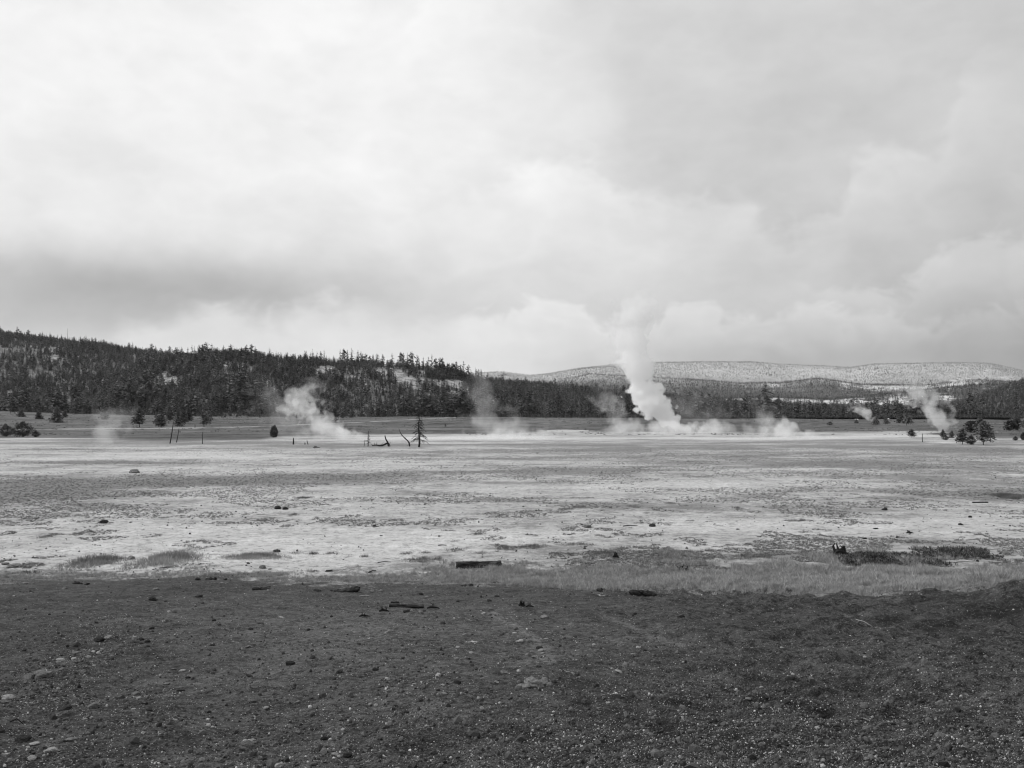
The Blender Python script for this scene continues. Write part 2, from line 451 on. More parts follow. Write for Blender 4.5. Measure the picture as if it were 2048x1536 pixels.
def build_ground():
    rows = np.concatenate([np.linspace(0.0, 4.0, 10)[:-1], 1.0 / np.linspace(1 / 4.0, 1 / 6.2, 40)[:-1],
                           1.0 / np.linspace(1 / 6.2, 1 / 32.0, 620)[:-1], 1.0 / np.linspace(1 / 32.0, 1 / 330.0, 330)[:-1],
                           np.geomspace(330, 1000, 150)[:-1], np.geomspace(1000, 12000, 24)])
    a_in = np.linspace(-R(37), R(37), 620)
    a_out = np.linspace(R(37), R(323), 60)[1:-1]
    az = np.concatenate([a_in, a_out])
    nr, na = len(rows), len(az)
    X = rows[:, None] * np.sin(az)[None]; Y = rows[:, None] * np.cos(az)[None]
    Z = ground(X, Y)
    Yc = np.maximum(Y, 0.5)
    px = to_px(X, Y); py = HZ + F * (EYE - Z) / Yc
    front = (Y > 1)
    # cover masks
    D = np.interp(px, [a for a, _ in EDGE], [b for _, b in EDGE])
    wig = 2.4 * fbm(X / 2.6, Y / 2.6, 31, 4) + 1.3 * fbm(X / 0.6, Y / 0.6, 32, 3)
    gravel = np.where(front, np.clip(0.5 - (Y - D + wig) / 5.0, 0, 1), 1.0)
    gw = np.interp(px, [-900, 0, 250, 420, 600, 800, 1000, 1200, 1500, 1800, 2048, 2900], [1.4, 1.8, 1.6, 1.2, 1.4, 2.4, 3.8, 6.0, 7.2, 8.0, 9.0, 9.0])
    fringe = np.where(front, np.clip(0.5 - (Y - D - gw + wig * 1.6) / 6.0, 0, 1), 0.0)
    md = np.interp(px, [-900, 0, 70, 300, 520, 600, 1000, 1080, 1300, 1500, 1700, 1780, 1950, 2048, 2900], [225, 228, 240, 200, 215, 262, 285, 320, 318, 300, 330, 340, 230, 215, 215])
    meadow = np.where(front, sstep(-12, 12, Y - md + 50 * fbm(X / 30, Y / 30, 41, 3)), 0.0)
    me_pale = np.where(front, 0.9 * np.exp(-(((px - 1720) / 110) ** 2 + ((py - 869) / 3.0) ** 2)) + 0.9 * np.exp(-(((px - 1130) / 70) ** 2 + ((py - 862) / 3.5) ** 2))
                       + 0.8 * np.exp(-(((px - 1830) / 90) ** 2 + ((py - 864) / 3) ** 2)), 0)
    bias = np.where(front, cover_bias(px, py), 0.0)
    tone = np.where(front, gravel_tone(px, py), 0.0)
    idx = np.arange(nr * na).reshape(nr, na)
    a = idx[:-1]; b = idx[1:]
    q = np.stack([a, np.roll(a, -1, 1), np.roll(b, -1, 1), b], -1).reshape(-1, 4)
    v = np.stack([X, Y, Z], -1).reshape(-1, 3)
    # material
    m, t, bs = material('basin_ground')
    P = t.n('ShaderNodeNewGeometry').outputs['Position']
    def at(k):
        nd = t.n('ShaderNodeAttribute'); nd.attribute_name = k
        return nd.outputs['Fac']
    # dark volcanic gravel
    g1 = t.noise(P, 0.55, 3, 0.6); g1b = t.noise(P, 2.2, 4, 0.65); g2 = t.noise(P, 12.0, 3, 0.75); g3 = t.noise(P, 55.0, 2, 0.75)
    gt = t.add(t.mul(t.sub(g1, 0.5), 0.075), t.add(t.mul(t.sub(g1b, 0.5), 0.11), t.mul(t.sub(g2, 0.5), 0.20)))
    gcol = t.add(t.add(0.046, gt), t.mul(t.sub(g3, 0.5), 0.20))
    gcol = t.sub(gcol, t.mul(t.ramp(t.noise(t.vadd(P, (9.0, 3.0, 0.0)), 6.5, 4, 0.75), 0.50, 0.66), 0.030))
    gcol = t.add(gcol, t.mul(t.ramp(t.noise(t.vadd(P, (2.0, 8.0, 0.0)), 17.0, 3, 0.78), 0.52, 0.68), 0.050))
    gcol = t.add(gcol, t.mul(t.mul(at('tone'), t.ramp(g2, 0.3, 0.7, 0.3, 1.7)), 0.044))
    vor = t.voro(P, 42.0)
    spk = t.n('ShaderNodeSeparateColor'); t.t.links.new(vor.outputs['Color'], spk.inputs[0])
    pick = t.mul(t.ramp(spk.outputs[0], 0.86, 0.92), t.ramp(vor.outputs['Distance'], 0.36, 0.22))
    gcol = t.mix(pick, gcol, t.ramp(spk.outputs[1], 0, 1, 0.08, 0.36))
    gcol = t.m('MAXIMUM', gcol, 0.014)
    # pale sinter flat broken by low grass
    f1 = t.noise(P, 0.035, 4, 0.6); f2 = t.noise(P, 0.22, 4, 0.75); f3 = t.noise(P, 1.5, 4, 0.80); f4 = t.noise(P, 7.0, 4, 0.75)
    f0 = t.noise(t.vmul(P, (0.55, 1, 1)), 0.055, 4, 0.65)
    nn = t.add(t.add(t.mul(t.sub(f1, 0.5), 0.55), t.mul(t.sub(f2, 0.5), 0.60)), t.add(t.mul(t.sub(f3, 0.5), 0.80), t.mul(t.sub(f4, 0.5), 0.75)))
    nn = t.add(t.add(nn, t.mul(t.sub(f0, 0.5), 0.75)), t.add(0.705, t.mul(at('bias'), 0.30)))
    cov = t.ramp(nn, 0.60, 0.86)
    pale = t.add(0.485, t.add(t.mul(t.sub(f3, 0.5), 0.55), t.mul(t.sub(f4, 0.5), 0.85)))
    pale = t.add(pale, t.mul(at('bias'), -0.10))
    crust = t.ramp(t.noise(t.vadd(P, (31.0, 17.0, 0.0)), 2.1, 4, 0.78), 0.50, 0.64)
    pale = t.sub(pale, t.mul(crust, 0.25))
    pale = t.add(pale, t.mul(t.ramp(t.noise(t.vadd(P, (5.0, 57.0, 0.0)), 0.5, 4, 0.78), 0.46, 0.66), 0.10))
    dark = t.add(0.145, t.add(t.mul(t.sub(f4, 0.5), 0.36), t.mul(t.sub(f3, 0.5), 0.16)))
    flat = t.mix(t.mul(cov, 0.86), pale, dark)
    # grass soil fringe
    fr = t.add(0.18, t.add(t.mul(t.sub(f4, 0.5), 0.30), t.mul(t.sub(f3, 0.5), 0.12)))
    # meadow
    m1 = t.noise(P, 0.02, 5, 0.65); m2 = t.noise(P, 0.25, 5, 0.75)
    mead = t.add(0.092, t.add(t.mul(t.sub(m1, 0.5), 0.20), t.add(t.mul(t.sub(m2, 0.5), 0.30), t.mul(t.sub(f0, 0.5), 0.22))))
    mp = t.ramp(t.add(at('meadow_pale'), t.mul(t.sub(m2, 0.5), 0.9)), 0.40, 0.65)
    mead = t.mix(mp, mead, 0.42)
    col = t.mix(at('meadow'), flat, mead)
    jit = t.add(t.add(t.mul(t.sub(g1b, 0.5), 1.3), t.mul(t.sub(g1, 0.5), 1.1)), t.mul(t.sub(g2, 0.5), 1.1))
    col = t.mix(t.ramp(t.add(at('fringe'), jit), 0.36, 0.64), col, fr)
    col = t.mix(t.ramp(t.add(at('gravel'), jit), 0.38, 0.62), col, gcol)
    t.put(bs.inputs['Base Color'], t.m('MAXIMUM', col, 0.012))
    h = t.add(t.add(t.mul(f4, 0.5), t.mul(g2, 0.3)), t.mul(g3, 0.22))
    h = t.add(h, t.mul(pick, 0.25))
    bump(t, bs, h, 1.0, 0.10)
    me = mesh_np('ground', v, q, [m], smooth=True,
                 attrs=dict(gravel=gravel.ravel(), fringe=fringe.ravel(), meadow=meadow.ravel(), meadow_pale=me_pale.ravel(), bias=bias.ravel(), tone=tone.ravel()))
    tag(link('ground', me), kind='structure')

build_ground()

# ------------------------------------------------------------------ hills
class Ridge:
    """crest: (frame x, frame y of the bare crest); rc / r0 distance of crest and foot"""
    def __init__(s, crest, rc, r0, rough, seed, power=1.0, back=0.5, foot=4.0):
        s.crest, s.rc, s.r0, s.rough, s.seed, s.power, s.back, s.foot = crest, rc, r0, rough, seed, power, back, foot
    def __call__(s, px, y, x):
        cy = interp(px, s.crest)
        hc = (HZ - cy) / F * s.rc + EYE
        t = (y - s.r0) / (s.rc - s.r0)
        up = np.clip(t, 0, 1) ** s.power
        up = 0.35 * up + 0.65 * up * up * (3 - 2 * up)
        down = np.clip(1 - s.back * np.clip(t - 1, 0, 2), 0, 1)
        env = np.clip(t, 0, 1) * (1 - 0.75 * np.exp(-((t - 1) / 0.25) ** 2))
        n = fbm(x / s.rough, y / s.rough, s.seed, 4)
        return s.foot + (hc - s.foot) * up * down + env * n * 0.30 * np.maximum(hc, 5)

RA = Ridge([(-700, 585), (-300, 630), (0, 668), (100, 680), (200, 696), (260, 706), (350, 717), (500, 728), (700, 748), (900, 800), (1100, 850)], 1650, 860, 220, 51, foot=5)
RB = Ridge([(-700, 835), (100, 835), (180, 800), (240, 765), (310, 738), (380, 724), (450, 716), (540, 724), (600, 729), (700, 732), (800, 734), (860, 741), (920, 756), (960, 773), (1000, 795), (1060, 822), (1150, 850)],
           1000, 720, 90, 52, power=0.85, back=0.35, foot=2)
RC = Ridge([(600, 850), (800, 780), (880, 762), (960, 764), (1000, 768), (1100, 778), (1250, 793), (1400, 806), (1600, 819), (1800, 828), (2100, 838)], 1500, 860, 200, 53, foot=-2)
RE = Ridge([(1700, 860), (1820, 842), (1880, 824), (1930, 806), (1980, 789), (2048, 768), (2150, 745), (2400, 715), (2800, 690)], 1500, 900, 180, 54, foot=-2)
RF = Ridge([(1000, 840), (1300, 818), (1400, 803), (1450, 797), (1540, 795), (1650, 799), (1750, 790), (1850, 780), (1950, 770), (2100, 765), (2800, 760)], 2700, 2150, 260, 55, power=0.7, back=0.25, foot=2)
RD2 = Ridge([(500, 800), (900, 772), (1000, 764), (1100, 768), (1180, 748), (1300, 754), (1400, 760), (1480, 768), (1560, 766), (1640, 758), (1720, 768), (1850, 770), (1950, 758), (2048, 762), (2800, 760)], 4000, 2700, 500, 56, power=0.8, back=0.3, foot=2)
RD1 = Ridge([(500, 770), (880, 756), (950, 747), (1000, 744), (1060, 752), (1100, 749), (1160, 739), (1230, 732), (1300, 729), (1400, 726), (1500, 726), (1560, 730), (1650, 732), (1700, 735), (1750, 729), (1820, 730),
             (1900, 727), (1980, 726), (2020, 734), (2048, 740), (2200, 750), (2800, 760)], 5400, 3700, 600, 57, power=0.9, back=0.6, foot=40)

def near_hill(x, y):
    px = to_px(x, y)
    return np.maximum.reduce([RA(px, y, x), RB(px, y, x), RC(px, y, x), ground(x, y) - 0.6])
def right_hill(x, y):
    return np.maximum(RE(to_px(x, y), y, x), ground(x, y) - 1.4)
def bench_hill(x, y):
    return np.maximum(RF(to_px(x, y), y, x), 0.0)
def far_hill(x, y):
    px = to_px(x, y)
    return np.maximum(RD2(px, y, x), RD1(px, y, x))

def spots(px, py, lst):
    s = np.zeros(np.shape(py))
    for gx, gy, sx, sy, a in lst:
        s = s + a * np.exp(-(((px - gx) / sx) ** 2 + ((py - gy) / sy) ** 2))
    return s
# bare ground on the hills: (frame x, frame y, half width, half height, strength)
BARE_NEAR = [(330, 750, 14, 6, .9), (316, 762, 14, 6, .8), (342, 762, 10, 8, .8), (300, 778, 34, 12, .62), (462, 728, 30, 7, .85), (500, 740, 26, 9, .75), (470, 745, 40, 10, .5), (520, 765, 30, 10, .6), (405, 722, 25, 5, .9), (30, 672, 30, 5, .6), (60, 690, 25, 6, .55), (110, 715, 14, 14, .8),
             (150, 686, 22, 4, .5), (600, 738, 18, 5, .9), (640, 743, 22, 7, 1.0), (690, 755, 20, 5, .7), (770, 742, 22, 10, 1.0), (720, 753, 14, 4, .6), (810, 760, 30, 9, 1.0), (850, 745, 25, 6, .9),
             (880, 775, 22, 10, 1.0), (860, 792, 10, 5, .8), (920, 765, 30, 9, 1.0), (940, 785, 40, 10, .8), (975, 790, 25, 6, .6), (345, 768, 16, 8, .8), (270, 745, 16, 6, .7), (385, 740, 14, 5, .6), (740, 766, 12, 5, .7), (795, 748, 14, 5, .8), (830, 775, 14, 7, .8), (905, 790, 14, 5, .8), (575, 750, 16, 5, .6), (660, 735, 14, 4, .7), (90, 700, 16, 5, .6), (200, 700, 14, 4, .5), (1060, 800, 16, 4, .5), (1130, 805, 14, 4, .5)]
BARE_BENCH = [(1470, 802, 30, 5, 1.0), (1540, 802, 40, 6, 1.1), (1600, 803, 40, 5, 1.1), (1660, 805, 30, 5, .9), (1705, 803, 22, 6, 1.2), (1790, 797, 30, 7, .9), (1770, 806, 60, 5, .7), (1890, 795, 24, 8, .8)]
BARE_FAR = [(1545, 770, 28, 4, 1.0), (1690, 770, 10, 6, 1.4), (1745, 775, 45, 5, .9), (1800, 778, 50, 6, .9), (1880, 775, 40, 7, .9), (1915, 765, 22, 10, 1.3), (1960, 763, 22, 8, .9), (2010, 757, 30, 6, .8), (1670, 733, 18, 3, .7)]

def hill_mesh(name, hf, px0, px1, n_px, r_list, bare, m, frost=None, ripple=0.0):
    pxs = np.linspace(px0, px1, n_px)
    Y = np.repeat(np.asarray(r_list)[:, None], n_px, 1)
    X = (pxs[None] - 1024) / F * Y
    Z = hf(X, Y)
    py = HZ + F * (EYE - Z) / Y
    b = spots(np.repeat(pxs[None], len(r_list), 0), py, bare)
    fr = frost(X, Y, Z) if frost is not None else np.zeros_like(Z)
    idx = np.arange(Z.size).reshape(Z.shape)
    q = np.stack([idx[:-1, :-1], idx[:-1, 1:], idx[1:, 1:], idx[1:, :-1]], -1).reshape(-1, 4)
    me = mesh_np(name, np.stack([X, Y, Z], -1).reshape(-1, 3), q, [m], smooth=True, attrs=dict(bare=np.minimum(b, .85).ravel(), frost=fr.ravel()))
    return tag(link(name, me), kind='structure')

def hill_material(name, scale, floor_lo, floor_hi, pale):
    m, t, b = material(name)
    P = t.n('ShaderNodeNewGeometry').outputs['Position']
    def at(k):
        nd = t.n('ShaderNodeAttribute'); nd.attribute_name = k
        return nd.outputs['Fac']
    n1 = t.noise(P, scale, 5, 0.65); n2 = t.noise(P, scale * 8, 4, 0.7)
    col = t.add(t.ramp(n1, 0.3, 0.7, floor_lo, floor_hi), t.mul(t.sub(n2, 0.5), 0.08))
    bare = t.ramp(t.add(at('bare'), t.add(t.mul(t.sub(n1, 0.5), 2.8), t.mul(t.sub(n2, 0.5), 2.4))), 0.46, 0.85)
    col = t.mix(bare, col, t.add(pale, t.add(t.mul(t.sub(n2, 0.5), 0.5), t.mul(t.sub(n1, 0.5), 0.35))))
    col = t.mix(t.mul(at('frost'), 0.9), col, t.add(0.47, t.add(t.mul(t.sub(n2, 0.5), 0.4), t.mul(t.sub(n1, 0.5), 0.4))))
    t.put(b.inputs['Base Color'], t.m('MAXIMUM', col, 0.02))
    bump(t, b, t.add(n1, t.mul(n2, 0.4)), 0.8, 1.5 / scale * 0.02)
    return m

MH1 = hill_material('wooded_hill_soil', 0.12, 0.09, 0.19, 0.33)
MH2 = hill_material('far_hill_soil', 0.02, 0.05, 0.10, 0.55)
def frost_at(x, y, z):
    # rime lies above a level on the far slopes
    return sstep(70, 230, z + 90 * fbm(x / 420, y / 420, 71, 4))
hill_mesh('hill_left', near_hill, -330, 2020, 620, np.concatenate([np.linspace(700, 1080, 110), np.linspace(1086, 1800, 110), np.geomspace(1830, 2600, 14)]), BARE_NEAR, MH1)
hill_mesh('hill_right', right_hill, 1690, 2600, 220, np.concatenate([np.linspace(880, 1600, 110), np.geomspace(1630, 2300, 12)]), [], MH1)
hill_mesh('hill_bench', bench_hill, 900, 2500, 420, np.concatenate([np.linspace(2100, 2800, 70), np.geomspace(2830, 3600, 12)]), BARE_BENCH, MH2)
hill_mesh('hill_far', far_hill, 700, 2500, 460, np.concatenate([np.linspace(2650, 5600, 190), np.geomspace(5700, 9000, 16)]), BARE_FAR, MH2, frost=frost_at)

def land(x, y):
    """highest ground here among the near land"""
    z = ground(x, y)
    z = np.where(y > 700, np.maximum(z, near_hill(x, y)), z)
    px = to_px(x, y)
    z = np.where((y > 885) & (px > 1700), np.maximum(z, right_hill(x, y)), z)
    return z

# ------------------------------------------------------------------ conifers
def leaf_quads(base, tip, width, droop, n, r, up_bias=0.3):
    """n small flat sprays along a branch"""
    vs, qs = [], []
    d = tip - base
    L = np.linalg.norm(d)
    side = np.cross(d / L, [0, 0, 1.0]); side /= np.linalg.norm(side) + 1e-9
    for i in range(n):
        f0 = (i + 0.15) / n; f1 = min(1.12, (i + 1.35) / n)
        a = base + d * f0; c = base + d * f1
        a[2] -= droop * L * f0 * f0; c[2] -= droop * L * f1 * f1
        w = width * (1 - 0.55 * f0) * r.uniform(0.65, 1.35)
        tilt = r.normal(0, 0.45)
        s = side * math.cos(tilt) + np.array([0, 0, 1.0]) * math.sin(tilt)
        sh = r.normal(0, 0.25, 3) * w
        k = len(vs)
        vs += [a + s * w * 0.45 + sh * .3, a - s * w * 0.45 + sh * .3, c - s * w * 0.30 + sh, c + s * w * 0.30 + sh]
        qs.append((k, k + 1, k + 2, k + 3))
    return vs, qs

def conifer(seed, branches, sprays, spread=0.17, clear=0.10, droop=0.25, ragged=0.35, round_top=0.0, lean=0.0, wf=0.75):
    """unit-height conifer: returns (crown MB, trunk MB)"""
    r = np.random.default_rng(seed)
    crown, trunk = MB(), MB()
    pts = [(lean * z * z + 0.01 * math.sin(z * 7 + seed), 0.008 * math.sin(z * 5 + seed * 2), z) for z in (-0.03, 0.02, 0.25, 0.5, 0.75, 0.97)]
    trunk.tube(pts, [0.024, 0.020, 0.016, 0.011, 0.006, 0.0015], 5)
    gap = r.uniform(0, 2 * math.pi)
    for i in range(branches):
        f = (i + r.uniform(0, 1)) / branches
        z = clear + (0.985 - clear) * f
        prof = (1 - f) ** (0.68 - 0.33 * round_top) * (1 - round_top * 0.35 * (1 - f) ** 2) + 0.03
        if f < 0.12: prof *= 0.6 + 3.3 * f
        a = i * 2.399 + r.normal(0, 0.5)
        L = spread * prof * r.uniform(1 - ragged, 1 + ragged * 0.8) * (1.0 - 0.25 * math.cos(a - gap))
        b = np.array([lean * z * z, 0, z])
        tip = b + np.array([math.cos(a) * L, math.sin(a) * L, L * (0.28 - 0.30 * (1 - f))])
        v, q = leaf_quads(b, tip, max(L * wf, 0.018), droop, sprays, r)
        crown.add(v, q)
    crown.add(*(lambda vq: (vq[0], vq[1]))(leaf_quads(np.array([lean, 0, 0.93]), np.array([lean + 0.004, 0.002, 1.0]), 0.028, 0, 2, r)))
    return crown, trunk

def conifer_mesh(name, mats, *a, **k):
    c, tr = conifer(*a, **k)
    nq = sum(len(x) for x in c.q)
    mb = MB()
    mb.v, mb.q, mb.t, mb.n = list(c.v), list(c.q), [], c.n
    for arr in tr.q: mb.q.append(arr + mb.n)
    tt = [arr + mb.n for arr in tr.t]
    mb.v += tr.v; mb.t = tt
    nt = sum(len(x) for x in tr.q) + sum(len(x) for x in tt)
    return mb.mesh(name, mats, mat_idx=[0] * nq + [1] * nt)

forest_protos = [conifer_mesh('forest_conifer', [M['needles'], M['bark']], 100 + i, 64, 3, spread=s, clear=c, droop=d, ragged=g, round_top=rt)
                 for i, (s, c, d, g, rt) in enumerate([(.21, .08, .25, .4, .2), (.20, .14, .3, .45, .5), (.25, .06, .2, .4, .4), (.18, .2, .3, .5, .7), (.22, .05, .25, .35, .1), (.27, .10, .2, .45, .9)])]
ridge_protos = [conifer_mesh('ridge_conifer', [M['needles'], M['bark']], 130 + i, 58, 3, spread=s, clear=c, droop=.3, ragged=.55, round_top=rt)
                for i, (s, c, rt) in enumerate([(.17, .28, .6), (.14, .18, .4), (.18, .40, .9), (.15, .12, .3)])]
grey_protos = [conifer_mesh('grey_conifer', [M['needles_grey'], M['bark']], 150 + i, 54, 3, spread=s, clear=.05, droop=.2, ragged=.4, round_top=.1) for i, s in enumerate((.19, .23))]
far_protos = [conifer_mesh('far_conifer', [M['frost'], M['frost']], 160 + i, 20, 1, spread=.24, clear=.06, droop=.15, ragged=.35) for i in range(3)]
far_dark_protos = [conifer_mesh('far_dark_conifer', [M['needles'], M['bark']], 170 + i, 20, 1, spread=.22, clear=.06, droop=.15, ragged=.35) for i in range(3)]
young_protos = [conifer_mesh('young_conifer', [M['needles_grey'], M['bark']], 180 + i, 34, 2, spread=.20, clear=.04, droop=.15, ragged=.3) for i in range(2)]

# ------------------------------------------------------------------ scattering of uncountable stuff (geometry nodes)
def scatter(name, pts, rot, scl, idx, proto_meshes, label, cat=None):
    """one stuff object: instances of the proto meshes on the given points"""
    col = bpy.data.collections.new(name + '_pieces')       # never linked to the scene
    for i, me in enumerate(proto_meshes):
        col.objects.link(bpy.data.objects.new('%s_piece_%02d' % (name, i), me))
    n = len(pts)
    me = bpy.data.meshes.new(name)
    me.vertices.add(n)
    me.vertices.foreach_set('co', np.asarray(pts, np.float32).ravel())
    for k, typ, val, fld in (('rot', 'FLOAT_VECTOR', rot, 'vector'), ('scl', 'FLOAT_VECTOR', scl, 'vector'), ('idx', 'INT', idx, 'value')):
        a = me.attributes.new(k, typ, 'POINT')
        a.data.foreach_set(fld, np.asarray(val, np.int32 if typ == 'INT' else np.float32).ravel())
    g = bpy.data.node_groups.new(name + '_scatter', 'GeometryNodeTree')
    g.interface.new_socket('Geometry', in_out='INPUT', socket_type='NodeSocketGeometry')
    g.interface.new_socket('Geometry', in_out='OUTPUT', socket_type='NodeSocketGeometry')
    N, Lk = g.nodes, g.links
    gi, go = N.new('NodeGroupInput'), N.new('NodeGroupOutput')
    ci = N.new('GeometryNodeCollectionInfo')
    ci.inputs['Collection'].default_value = col
    ci.inputs['Separate Children'].default_value = True
    ci.inputs['Reset Children'].default_value = True
    mp = N.new('GeometryNodeMeshToPoints')
    iop = N.new('GeometryNodeInstanceOnPoints')
    iop.inputs['Pick Instance'].default_value = True
    def na(k, t):
        nd = N.new('GeometryNodeInputNamedAttribute'); nd.data_type = t
        nd.inputs['Name'].default_value = k
        return nd.outputs['Attribute']
    Lk.new(gi.outputs[0], mp.inputs['Mesh'])
    Lk.new(mp.outputs[0], iop.inputs['Points'])
    Lk.new(ci.outputs[0], iop.inputs['Instance'])
    Lk.new(na('idx', 'INT'), iop.inputs['Instance Index'])
    er = N.new('FunctionNodeEulerToRotation')
    Lk.new(na('rot', 'FLOAT_VECTOR'), er.inputs[0])
    Lk.new(er.outputs[0], iop.inputs['Rotation'])
    Lk.new(na('scl', 'FLOAT_VECTOR'), iop.inputs['Scale'])
    Lk.new(iop.outputs[0], go.inputs[0])
    o = link(name, me)
    md = o.modifiers.new('scatter', 'NODES')
    md.node_group = g
    tag(o, label, cat, kind='stuff')
    return o

def upright(n, r, wobble=0.04):
    return np.stack([r.normal(0, wobble, n), r.normal(0, wobble, n), r.uniform(0, 2 * math.pi, n)], -1)

def visible_mask(x, y, z, top, margin=2.0):
    return np.ones(len(x), bool)

INDIV = []          # forest trees that stand as things of their own: (x, y, z, h, kind, proto)

def wood_near():
    r = np.random.default_rng(11)
    P, S, I = [], [], []
    def take(px0, px1, r0, r1, n, hf, bare, keep, hlo, hhi):
        px = r.uniform(px0, px1, n); y = np.sqrt(r.uniform(r0 * r0, r1 * r1, n))
        x = (px - 1024) / F * y
        z = hf(x, y)
        py = HZ + F * (EYE - z) / y
        b = np.minimum(spots(px, py, bare), .8)
        dens = 0.90 - 0.88 * b + 1.25 * fbm(x / 55, y / 55, 81, 4) + 0.8 * (b > 0.3) * fbm(x / 14, y / 14, 82, 2)
        k = (r.uniform(0, 1, n) < dens) & keep(px, y, z, py)
        h = r.uniform(hlo, hhi, n) * (0.8 + 0.9 * np.clip(fbm(x / 60, y / 60, 83, 3) + 0.35, 0, 0.9))
        tall = r.uniform(0, 1, n) < 0.05
        h = np.where(tall, h * 1.6, h)
        return px[k], x[k], y[k], z[k], h[k]
    front = lambda px: interp(px, [(-400, 690), (0, 700), (200, 715), (330, 720), (420, 735), (520, 735), (650, 725), (900, 715), (1000, 730), (1500, 740), (1600, 800), (2100, 860)])
    nearkeep = lambda px, y, z, py: y > front(px) - 8 + 70 * np.maximum(fbm(px / 26.0, px * 0 + 3, 85, 3) + .12, 0) + 10 * fbm(px / 5.0, px * 0 + 9, 86, 2)
    sets = [take(-300, 520, 690, 1750, 15000, near_hill, BARE_NEAR, nearkeep, 6.0, 10.5),
            take(200, 1060, 690, 1060, 8000, near_hill, BARE_NEAR, nearkeep, 5.5, 9.0),
            take(850, 2000, 700, 1620, 15000, near_hill, BARE_NEAR, nearkeep, 7.0, 11.5),
            take(1720, 2500, 860, 1620, 9000, right_hill, [], lambda px, y, z, py: (y > 895 + 90 * np.maximum(fbm(px / 25.0, px * 0, 87, 3) + .1, 0)) & ((z > ground((px - 1024) / F * y, y) - 0.5)), 6.0, 9.0)]
    px = np.concatenate([s[0] for s in sets]); x = np.concatenate([s[1] for s in sets]); y = np.concatenate([s[2] for s in sets])
    z = np.concatenate([s[3] for s in sets]); h = np.concatenate([s[4] for s in sets])
    # young growth along the forest front
    epx = r.uniform(-200, 2150, 3800)
    line = np.where(epx < 1600, front(epx) - 8 + 70 * np.maximum(fbm(epx / 26.0, epx * 0 + 3, 85, 3) + .12, 0) + 10 * fbm(epx / 5.0, epx * 0 + 9, 86, 2), np.minimum(front(epx), 885.0) - 6)
    stray = (r.uniform(0, 1, len(epx)) < .22) & (fbm(epx / 45.0, epx * 0 + 5, 88, 3) > .02)
    ey = line + np.where(stray, -8 - r.exponential(42, len(epx)), r.uniform(-12, 14, len(epx))); ex = (epx - 1024) / F * ey
    px = np.concatenate([px, epx]); x = np.concatenate([x, ex]); y = np.concatenate([y, ey]); z = np.concatenate([z, land(ex, ey)]); h = np.concatenate([h, r.uniform(1.2, 4.2, len(epx))])
    # the front row of the forest stands as single trees: nearest per slice of azimuth
    single = np.zeros(len(px), bool)
    lim = np.interp(px, [-300, 0, 1500, 1700, 2048], [0, 760, 790, 900, 960])
    cand = np.where((px > 0) & (px < 2048) & (h > 5))[0]
    cand = cand[np.argsort(y[cand] - 5 * h[cand])]
    seen = {}
    for i in cand:
        k = int(px[i] // 10)
        if seen.get(k, 0) < 1:
            seen[k] = 1; single[i] = True
    for i in np.where(single)[0]:
        INDIV.append((x[i], y[i], z[i], h[i] * r.uniform(1.0, 1.35) * (1.35 if px[i] < 560 else 1.0), px[i]))
    k = ~single
    x, y, z, h = x[k], y[k], z[k], h[k]
    n = len(x)
    wide = r.uniform(0.85, 1.25, n)
    grey = (fbm(x / 70, y / 70, 91, 3) > -0.02 + 0.10 * (y < 780)) & (r.uniform(0, 1, n) < 0.75)
    idx = np.where(grey, r.integers(6, 10, n), r.integers(0, 6, n))
    scatter('conifer_forest', np.stack([x, y, z - 0.2], -1), upright(n, r), np.stack([h * wide, h * wide, h], -1), idx,
            forest_protos + grey_protos + young_protos, 'dense dark conifer forest covering the hills behind the flat')
    return n

def wood_far():
    r = np.random.default_rng(12)
    px = r.uniform(1000, 2450, 14000); y = np.sqrt(r.uniform(1650.0 ** 2, 2900.0 ** 2, 14000)); x = (px - 1024) / F * y
    z = np.where(y > 2120, bench_hill(x, y), 1.0)
    py = HZ + F * (EYE - z) / y
    k = r.uniform(0, 1, len(px)) < 0.95 - 0.52 * spots(px, py, BARE_BENCH)
    x, y, z = x[k], y[k], z[k]
    n1 = len(x); h1 = r.uniform(8, 14, n1)
    n = 110000
    px = r.uniform(760, 2300, n); y2 = np.sqrt(r.uniform(2680.0 ** 2, 5650.0 ** 2, n)); x2 = (px - 1024) / F * y2
    z2 = far_hill(x2, y2)
    py = HZ + F * (EYE - z2) / y2
    dens = 0.95 - 0.55 * spots(px, py, BARE_FAR) + 1.6 * fbm(x2 / 330, y2 / 220, 95, 4) - 0.12
    k = r.uniform(0, 1, n) < dens
    x2, y2, z2 = x2[k], y2[k], z2[k]
    n2 = len(x2); h2 = r.uniform(6.5, 11, n2)
    fr = (frost_at(x2, y2, z2) * 1.25 > r.uniform(0.15, 1.0, n2)) & (r.uniform(0, 1, n2) > 0.04 + 0.4 * (fbm(x2 / 130, y2 / 320, 97, 3) > 0.13))
    p2 = to_px(x2, y2)
    fr &= ~((y2 > 3800) & (y2 < 4030) & (p2 > 1150) & (p2 < 1640) & (r.uniform(0, 1, n2) < .7))
    fr &= ~((p2 > 1620) & (z2 < 190) & (r.uniform(0, 1, n2) < .6))
    i2 = np.where(fr, r.integers(0, 3, n2), r.integers(3, 6, n2))
    X = np.concatenate([x, x2]); Y = np.concatenate([y, y2]); Z = np.concatenate([z, z2]); H = np.concatenate([h1, h2])
    I = np.concatenate([r.integers(3, 6, n1), i2])
    W = H * r.uniform(0.9, 1.3, len(H))
    scatter('frosted_forest', np.stack([X, Y, Z - 0.3], -1), upright(len(X), r), np.stack([W, W, H], -1), I, far_protos + far_dark_protos,
            'far conifer forest, dark low down and white with frost higher up')

wood_near()
wood_far()

